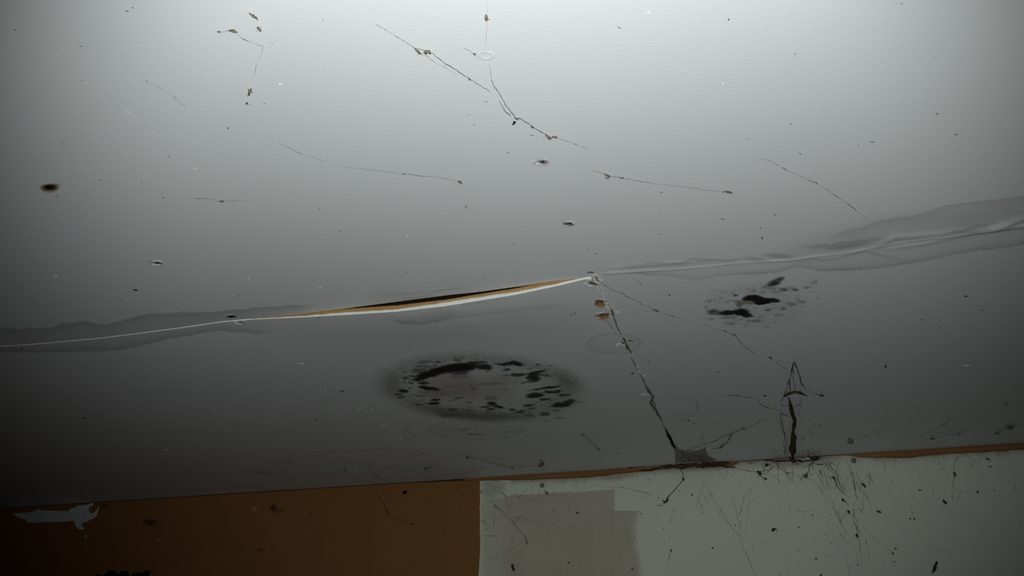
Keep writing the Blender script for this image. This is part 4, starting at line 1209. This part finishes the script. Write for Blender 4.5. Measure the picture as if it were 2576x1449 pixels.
web_knot = cobweb('knotted dark cobweb tangle at the wall top left of the thick brown trunk\'s foot', 'w',
       [([(1920, 1156), (1950, 1160), (1985, 1158), (2020, 1160), (2060, 1156)], 3.2, .008), ([(1850, 1178), (1880, 1184), (1905, 1188), (1935, 1182), (1945, 1170)], 2.0), ([(1905, 1188), (1920, 1202), (1930, 1206)], 1.6), ([(1868, 1160), (1890, 1165), (1920, 1156)], 1.5),
        ([(1920, 1160), (1926, 1172), (1938, 1168), (1946, 1160)], 2.0), ([(1950, 1160), (1960, 1176), (1975, 1185)], 1.3), ([(1990, 1160), (2010, 1168), (2022, 1175)], 1.4), ([(2030, 1158), (2050, 1166), (2075, 1168)], 2.0), ([(2085, 1162), (2105, 1172), (2110, 1160)], 1.8), ([(1960, 1150), (1985, 1146), (2010, 1150)], 1.2)],
       [([(1905, 1184), (1912, 1192), (1915, 1186)], 10), ([(1925, 1168), (1934, 1172)], 7), ([(2035, 1150), (2050, 1153), (2066, 1150)], 10), ([(1988, 1158), (2004, 1162)], 10), ([(1920, 1204), (1930, 1206)], 5)],
       [([(1920, 1202), (1930, 1230), (1945, 1250)], .8), ([(1985, 1260), (1988, 1285), (1983, 1300)], 1.0), ([(1968, 1215), (1985, 1230)], .8), ([(2000, 1280), (2020, 1288), (2050, 1282)], .9), ([(1930, 1200), (1960, 1192), (2000, 1188)], .7), ([(1960, 1165), (1955, 1200), (1960, 1215)], .6)],
       mat='webdark', cmat='webdark', seed=480)
web_strip = cobweb('thin cobweb with crumbs on the pale wall at the far right under the timber strip', 'w',
       [([(2413, 1146), (2404, 1160), (2400, 1172), (2401, 1190)], 1.5), ([(2500, 1130), (2508, 1140), (2510, 1148)], 2.4)],
       [([(2400, 1188), (2403, 1199)], 6), ([(2480, 1152), (2492, 1158)], 5), ([(2488, 1172), (2492, 1176)], 4), ([(2455, 1236), (2461, 1240)], 4)],
       [([(2401, 1195), (2396, 1230), (2395, 1260)], .7), ([(2290, 1270), (2296, 1290), (2298, 1305)], .9), ([(2390, 1220), (2420, 1240)], .5), ([(2330, 1372), (2360, 1388), (2400, 1380)], .6)], seed=500)
cobweb('faint cobweb threads over the brown board near its pale edge', 'w',
       [([(890, 1222), (935, 1228), (955, 1252), (972, 1280), (980, 1300), (1010, 1310), (1040, 1318), (1060, 1312)], 1.6), ([(1150, 1225), (1165, 1245), (1160, 1275), (1150, 1300)], 1.2), ([(1108, 1230), (1102, 1240)], 2)],
       [([(970, 1282), (976, 1292)], 4), ([(1030, 1316), (1040, 1320)], 4)],
       [([(1140, 1320), (1165, 1345), (1200, 1365)], 1.0), ([(1130, 1260), (1170, 1300), (1200, 1310)], .8), ([(870, 1240), (920, 1232)], .8), ([(1050, 1370), (1080, 1400)], .6)], mat='webdark', cmat='webdark', seed=520)
cobweb('short cobweb threads on the pale wall beside the beige square', 'w',
       [([(1510, 1226), (1530, 1223), (1570, 1226), (1620, 1238), (1640, 1246)], 1.0), ([(1691, 1385), (1684, 1400), (1680, 1420)], 1.0)],
       [([(1686, 1382), (1690, 1388)], 4.5), ([(1682, 1398), (1685, 1402)], 3)],
       [([(1695, 1270), (1688, 1310), (1698, 1345)], .8), ([(1580, 1260), (1600, 1275)], .6), ([(1605, 1340), (1590, 1370), (1575, 1390)], .6)], seed=540)


def fibres(label, s, region, n, wpx, ang, length, seed, mat='web', into=None):
    """many short loose threads of one old web, each its own part"""
    rr = random.Random(seed)
    (x0, y0), (x1, y1) = region(0.5)
    t_ = into or thing('cobweb', label, 'cobweb', P(s, (x0 + x1) / 2, (y0 + y1) / 2))
    for i in range(n):
        u = rr.random(); (xa, ya), (xb, yb) = region(u)
        k = rr.random() ** 1.5
        x, y = xa + (xb - xa) * k, ya + (yb - ya) * k
        a = math.radians(rr.gauss(*ang)); L = length * (.35 + 1.1 * rr.random())
        xe_, ye_ = x + L * math.cos(a), y + L * math.sin(a)
        mb = MB()
        strand(mb, s, [(x, y), ((x + xe_) / 2 + rr.uniform(-3, 3), (y + ye_) / 2 + rr.uniform(-3, 3)), (xe_, ye_)], wpx * (.45 + .9 * rr.random() ** 2), .004, seed + i * 3, jit=1.1, knots=.4)
        mb.build('strand', M[mat], t_)


fibres('fringe of short dusty cobweb threads under the timber strip at the thick trunk\'s foot', 'w', lambda u: ((1915 + 190 * u, 1162 - 10 * u), (1915 + 190 * u, 1200)), 60, 1.5, (70, 50), 20, 700, 'webdark', into=web_knot)
fibres('loose fine cobweb threads sloping down the pale wall around the dark tangle', 'w', lambda u: ((2040 + 150 * u, 1170), (2100 + 90 * u, 1400)), 42, .9, (68, 18), 44, 720, 'web', into=web_tangle)
fibres('fringe of brown cobweb threads along the dark ceiling edge over the brown board', 'c', lambda u: ((560 + 640 * u, 1238 - 40 * u), (640 + 500 * u, 1150)), 60, .8, (8, 22), 60, 740, 'web', into=web_loops)
fibres('short cobweb fibres on the brown board and pale wall beside their shared edge', 'w', lambda u: ((1060 + 330 * u, 1222 - 10 * u), (1080 + 300 * u, 1350)), 36, .8, (75, 35), 30, 760, 'webdark', into=web_beige)
fibres('sparse cobweb fibres hanging under the timber strip at the far right of the wall', 'w', lambda u: ((2220 + 340 * u, 1156 - 22 * u), (2240 + 320 * u, 1280)), 26, .8, (80, 25), 26, 780, 'web', into=web_strip)
fibres('faint cobweb fibres under the timber strip below the corner sheet cobweb', 'w', lambda u: ((1620 + 290 * u, 1190 - 22 * u), (1640 + 260 * u, 1290)), 30, .8, (80, 28), 28, 800, 'web')
fibres('', 'c', lambda u: ((1920 + 150 * u, 1150 - 9 * u), (1925 + 140 * u, 1128)), 34, 1.3, (0, 40), 16, 860, 'webdark', into=web_trunk)
fibres('sparse cobweb fibres on the dark ceiling edge above the right timber strip', 'c', lambda u: ((2150 + 400 * u, 1125 - 22 * u), (2180 + 380 * u, 1060)), 24, .8, (-10, 25), 34, 820, 'web', into=web_far)

# ------------------------------------------------------------------ husks, egg sacs, crumbs that stand out
def husk(name, label, cat, s, pts, wpx, seed, mat='husk', legs=4, group=None):
    c = P(s, pts[0][0], pts[0][1], 0)
    t_ = thing(name, label, cat, c, group)
    rr = random.Random(seed)
    p = path(s, pts, .0015, seed, .2, 2.0)
    k = len(p); base = np.array([pxsize(q) for q in p]) * wpx * .5
    u = np.linspace(0, 1, k)
    r = base * (np.sin(np.clip(u * .92 + .06, 0, 1) * math.pi) ** .7) * (1 - .35 * np.exp(-((u - .36) / .07) ** 2))
    mb = MB(); mb.tube(p, np.maximum(r, base * .2), 8)
    mb.build('body', M[mat], t_)
    if legs:
        for i in range(legs):
            mb = MB()
            a = p[int(k * (.25 + .5 * i / legs)) % k]
            d = axes(s, rr.uniform(0, 360))[0] * base.mean() * 2.4
            nn = np.array([0, 0, -1.]) if s == 'c' else np.array([0, -1., 0])
            mb.tube([a, a + d * .55 + nn * base.mean() * .5, a + d], base.mean() * np.array([.16, .13, .07]), 4)
            mb.build('leg', M[mat], t_)
    return t_


husk('insect_husk', 'slim black insect husk low on the pale wall at the right bottom edge', 'insect', 'w', [(2357, 1412), (2353, 1424), (2350, 1432), (2345, 1442)], 7, 1)
husk('insect_husk', 'small dark insect husk on the pale wall below the V-shaped cobweb\'s right side', 'insect', 'w', [(1948, 1329), (1942, 1337)], 8, 2)
husk('insect_husk', 'small dark insect husk on the pale wall under the right timber strip', 'insect', 'w', [(2372, 1258), (2382, 1268)], 6, 3)
husk('insect_husk', 'tiny brown insect husk right of the tangled hanging cobweb', 'insect', 'w', [(2205, 1285), (2217, 1290)], 5, 4)
husk('insect_husk', 'dark winged insect husk near the bottom of the beige wall square', 'insect', 'w', [(1288, 1418), (1290, 1428), (1294, 1438)], 7, 5)
husk('insect_husk', 'dark speck-like insect husk at the top of the beige wall square', 'insect', 'w', [(1373, 1237), (1379, 1242)], 5, 6, legs=2)
husk('insect_husk', 'pale brown insect husk at the very top middle of the ceiling', 'insect', 'c', [(1223, 37), (1223, 45), (1224, 53)], 9, 7, mat='dust', legs=2)
husk('insect_husk', 'small dark husk on the ceiling above the left water stain', 'insect', 'c', [(336, 728), (346, 731)], 5, 8, legs=2)


def sac(label, s, x, y, rpx, seed, mat='egg'):
    c = P(s, x, y, 0.0)
    r = pxsize(c) * rpx
    nn = np.array([0, 0, -1.]) if s == 'c' else np.array([0, -1., 0])
    t_ = thing('spider_egg_sac', label, 'egg sac', c)
    mb = MB(); mb.blob(c + nn * r * .9, axes(s, 20), (r, r * .95, r * .9), seed, .08, 12, 8)
    mb.build('sac', M[mat], t_)
    q = c + nn * .0007
    for i in range(3):
        mb = MB(); a = axes(s, i * 130 + 15 + seed * 40)[0]
        mb.tube([q + a * r * 1.5, q + a * r * 1.1 + nn * r * .3, q + a * r * .6 + nn * r * .8], [r * .03, r * .04, r * .05], 4); mb.build('thread', M['web'], t_)


sac('round grey spider egg sac on the pale wall above the beige square', 'w', 1365, 1222, 6.0, 1)
sac('round brown spider egg sac on the ceiling near the right wall edge', 'c', 2138, 1104, 6.5, 2, 'dust')
sac('black round spider egg sac on the brown board near the ceiling', 'w', 1020, 1240, 5.0, 3, 'black')
sac('brown-topped spider egg sac under the right end of the ceiling edge tangle', 'w', 2147, 1160, 6.0, 4, 'egg')
sac('orange-brown spider egg sac hanging left of the tangled wall cobweb', 'w', 2027, 1198, 5.0, 5, 'tan')
sac('small dark round egg sac in the middle of the beige wall square', 'w', 1453, 1290, 2.6, 6, 'husk')

# black fluffy growth just showing at the bottom left of the wall
t_ = thing('black_fluff', 'black fluffy lump on the brown board at the bottom left edge of the photo', 'fluff', pw(300, 1452))
for i, (x, y, r) in enumerate([(278, 1447, 14), (310, 1450, 16), (340, 1452, 14), (366, 1445, 11), (245, 1456, 14)]):
    mb = MB(); c = pw(x, y, .006); q = pxsize(c) * r
    mb.blob(c, axes('w', 10), (q, q * .7, .004), i, .25, 14, 9); mb.build('lump', M['black'], t_)

# ------------------------------------------------------------------ dust specks nobody could count
def specks(name, label, s, pts, mat, seed, thick=1.0):
    mb = MB(); rr = random.Random(seed)
    for (x, y, a, b, ang) in pts:
        a, b = a * .8, b * .75
        c = P(s, x, y, .0004)
        if s == 'c':
            ex = P(s, x + a * math.cos(math.radians(ang)), y + a * math.sin(math.radians(ang)), .0008) - c
            ey = P(s, x - b * math.sin(math.radians(ang)), y + b * math.cos(math.radians(ang)), .0008) - c
        else:
            ex = P(s, x + a * math.cos(math.radians(ang)), y + a * math.sin(math.radians(ang)), .0008) - c
            ey = P(s, x - b * math.sin(math.radians(ang)), y + b * math.cos(math.radians(ang)), .0008) - c
        nn = np.array([0, 0, .0003]) if s == 'c' else np.array([0, .0003, 0])
        mb.blob(c, [ex, ey, nn], (1, 1, 1), rr.randrange(9999), .35, 7, 4)
    o = mb.build(name, M[mat])
    tag(o, label, 'dust'); o['kind'] = 'stuff'
    return o


dark = [(38, 75, 4, 2, 20), (334, 19, 4, 2, 40), (320, 28, 5, 2, 0), (206, 202, 5, 1.3, 35), (203, 116, 5, 1.2, 0), (812, 49, 4, 1, 30), (665, 260, 4, 1, 10), (574, 322, 4, 3, 60), (684, 108, 3, 1.2, 20),
        (160, 362, 5, 1.5, 25), (45, 343, 3, 1.2, 10), (253, 453, 5, 1.2, 10), (356, 460, 5, 1.1, 20), (410, 497, 6, 1.6, 15), (425, 394, 3, 1.5, 0), (142, 493, 5, 1.4, 0), (802, 526, 4, 1.3, 10), (853, 581, 3.5, 1.6, 15),
        (879, 597, 4, 1.2, 20), (1172, 520, 3.5, 2.4, 30), (1185, 528, 2.5, 1, 0), (1193, 314, 5, 1.2, 25), (1180, 289, 4, 1.1, 25), (1223, 256, 5, 1.2, 10), (1337, 340, 7, 1.3, 10), (1277, 384, 4, 1.2, 15),
        (1557, 69, 6, 1.6, 35), (1833, 49, 5, 2, 60), (2000, 136, 4, 1.6, 40), (2357, 286, 6, 2, 35), (2404, 338, 6, 1.6, 30), (2193, 357, 7, 2, 15), (2160, 366, 4, 1.2, 20), (1990, 312, 5, 1.5, 30), (2012, 386, 5, 2, 30),
        (2268, 9, 4, 1.5, 40), (1882, 350, 3, 1, 30), (1664, 484, 6, 1.6, 10), (1818, 551, 8, 1.6, 8), (1950, 540, 3, 1.2, 0), (1293, 613, 4, 1.6, 15), (1480, 627, 4, 1.2, 30), (1497, 638, 4, 1.4, 20), (1462, 559, 4, 1.0, 10), (1661, 589, 4, 1.2, 20),
        (1021, 685, 3.5, 1.6, 20), (1220, 695, 3.5, 1.4, 20), (1292, 697, 3, 1.4, 20), (1913, 573, 3, 2, 80), (1917, 598, 5, 2.6, 70), (1949, 541, 4, 1.4, 10),
        (306, 754, 4, 1.4, 5), (601, 742, 6, 1.2, 2), (470, 748, 4, 1, 0), (54, 877, 5, 3, 0), (802, 799, 3, 2, 40), (784, 851, 3, 1.6, 0), (505, 928, 3, 1.2, 0), (862, 984, 9, 2, 4), (795, 1055, 5, 1.8, 5), (1440, 790, 3, 1.6, 20), (1447, 788, 3.5, 2.4, 20), (1435, 793, 3, 1.8, 0),
        (1684, 742, 4, 2.6, 30), (1632, 910, 5, 2, 0), (1592, 938, 4, 2, 0), (2429, 745, 6, 3.4, 0), (2470, 780, 7, 2, 0), (2321, 804, 6, 2, 0), (2228, 921, 4, 6, 10), (1807, 936, 2.4, 4, 0), (1782, 933, 4, 1.2, 20), (2365, 825, 3, 1.6, 0), (2020, 1103, 5, 2, 10), (2062, 1070, 3, 2, 0),
        (1733, 1058, 4, 3, 0), (1746, 1064, 3, 2, 0), (2048, 1067, 3, 2, 0), (1360, 1158, 4, 3, 0), (1366, 1163, 4, 3, 0), (210, 1052, 5, 3, 0), (365, 955, 3, 1.6, 0), (2412, 1170 - 80, 4, 2, 0), (1555, 1140, 3, 2, 0)]
specks('dust_specks', 'scattered tiny dark dust specks all over the white ceiling', 'c', dark, 'dust', 21)
lite = [(322, 282, 6, 1.6, 5), (704, 212, 7, 2.4, 8), (490, 424, 5, 1.2, 5), (625, 701, 5, 1.1, 8), (805, 724, 5, 1.1, 5), (140, 696, 8, 1.2, 5), (757, 915, 11, 1.5, -3), (827, 906, 4, 1, 0), (904, 1029, 8, 1.4, 0), (920, 1027, 3, 1.6, 0), (935, 1029, 3, 1.4, 0), (818, 986, 4, 1.2, 0),
        (965, 1070, 7, 1.2, 0), (1006, 1103, 8, 1.2, 0), (1058, 1134, 6, 1.4, 0), (62, 984, 4, 1.6, 0), (536, 1028, 3, 1.3, 0), (415, 1132, 12, 1.4, 2), (1022, 595, 4, 1, 0), (1820, 210, 5, 2, 20), (1632, 32, 9, 1.6, 0), (2430, 920, 14, 1.5, 0), (1512, 705, 6, 1.5, 0)]
specks('paint_nicks', 'scattered small white nicks in the ceiling paint', 'c', lite, 'plaster', 22)
rr = random.Random(31)
wl = []
for _ in range(300):
    x = rr.uniform(1215, 2570); top = float(ip(BOT_PX, x)) + 4
    y = top + (1445 - top) * rr.random() ** 1.7
    q = .6 + .9 * rr.random() ** 3
    wl.append((x, y, q * 1.8, q * 1.0, rr.uniform(0, 180)))
wl += [(1792, 1379, 3, 3, 0), (2052, 1405, 4, 3, 0), (1741, 1245, 3, 3, 0), (1612, 1292, 3, 2, 0), (1590, 1432, 3, 3, 0), (2246, 1392, 6, 2.6, 50), (2253, 1380, 5, 2, 30), (2250, 1413, 2.4, 2.4, 0), (2290, 1305, 4, 3, 0), (2300, 1305, 3, 3, 0), (2044, 1296, 3, 2.4, 0), (2010, 1326, 3, 2, 0),
       (1719, 1207, 4, 4, 0), (2314, 1233, 4, 3, 0), (2460, 1237, 3, 4, 0), (2065, 1448, 3, 6, 10), (1430, 1415, 4, 3, 0), (1324, 1205, 5, 4, 0)]
specks('dust_specks', 'scattered tiny dust specks on the pale wall under the ceiling', 'w', wl, 'husk', 23)
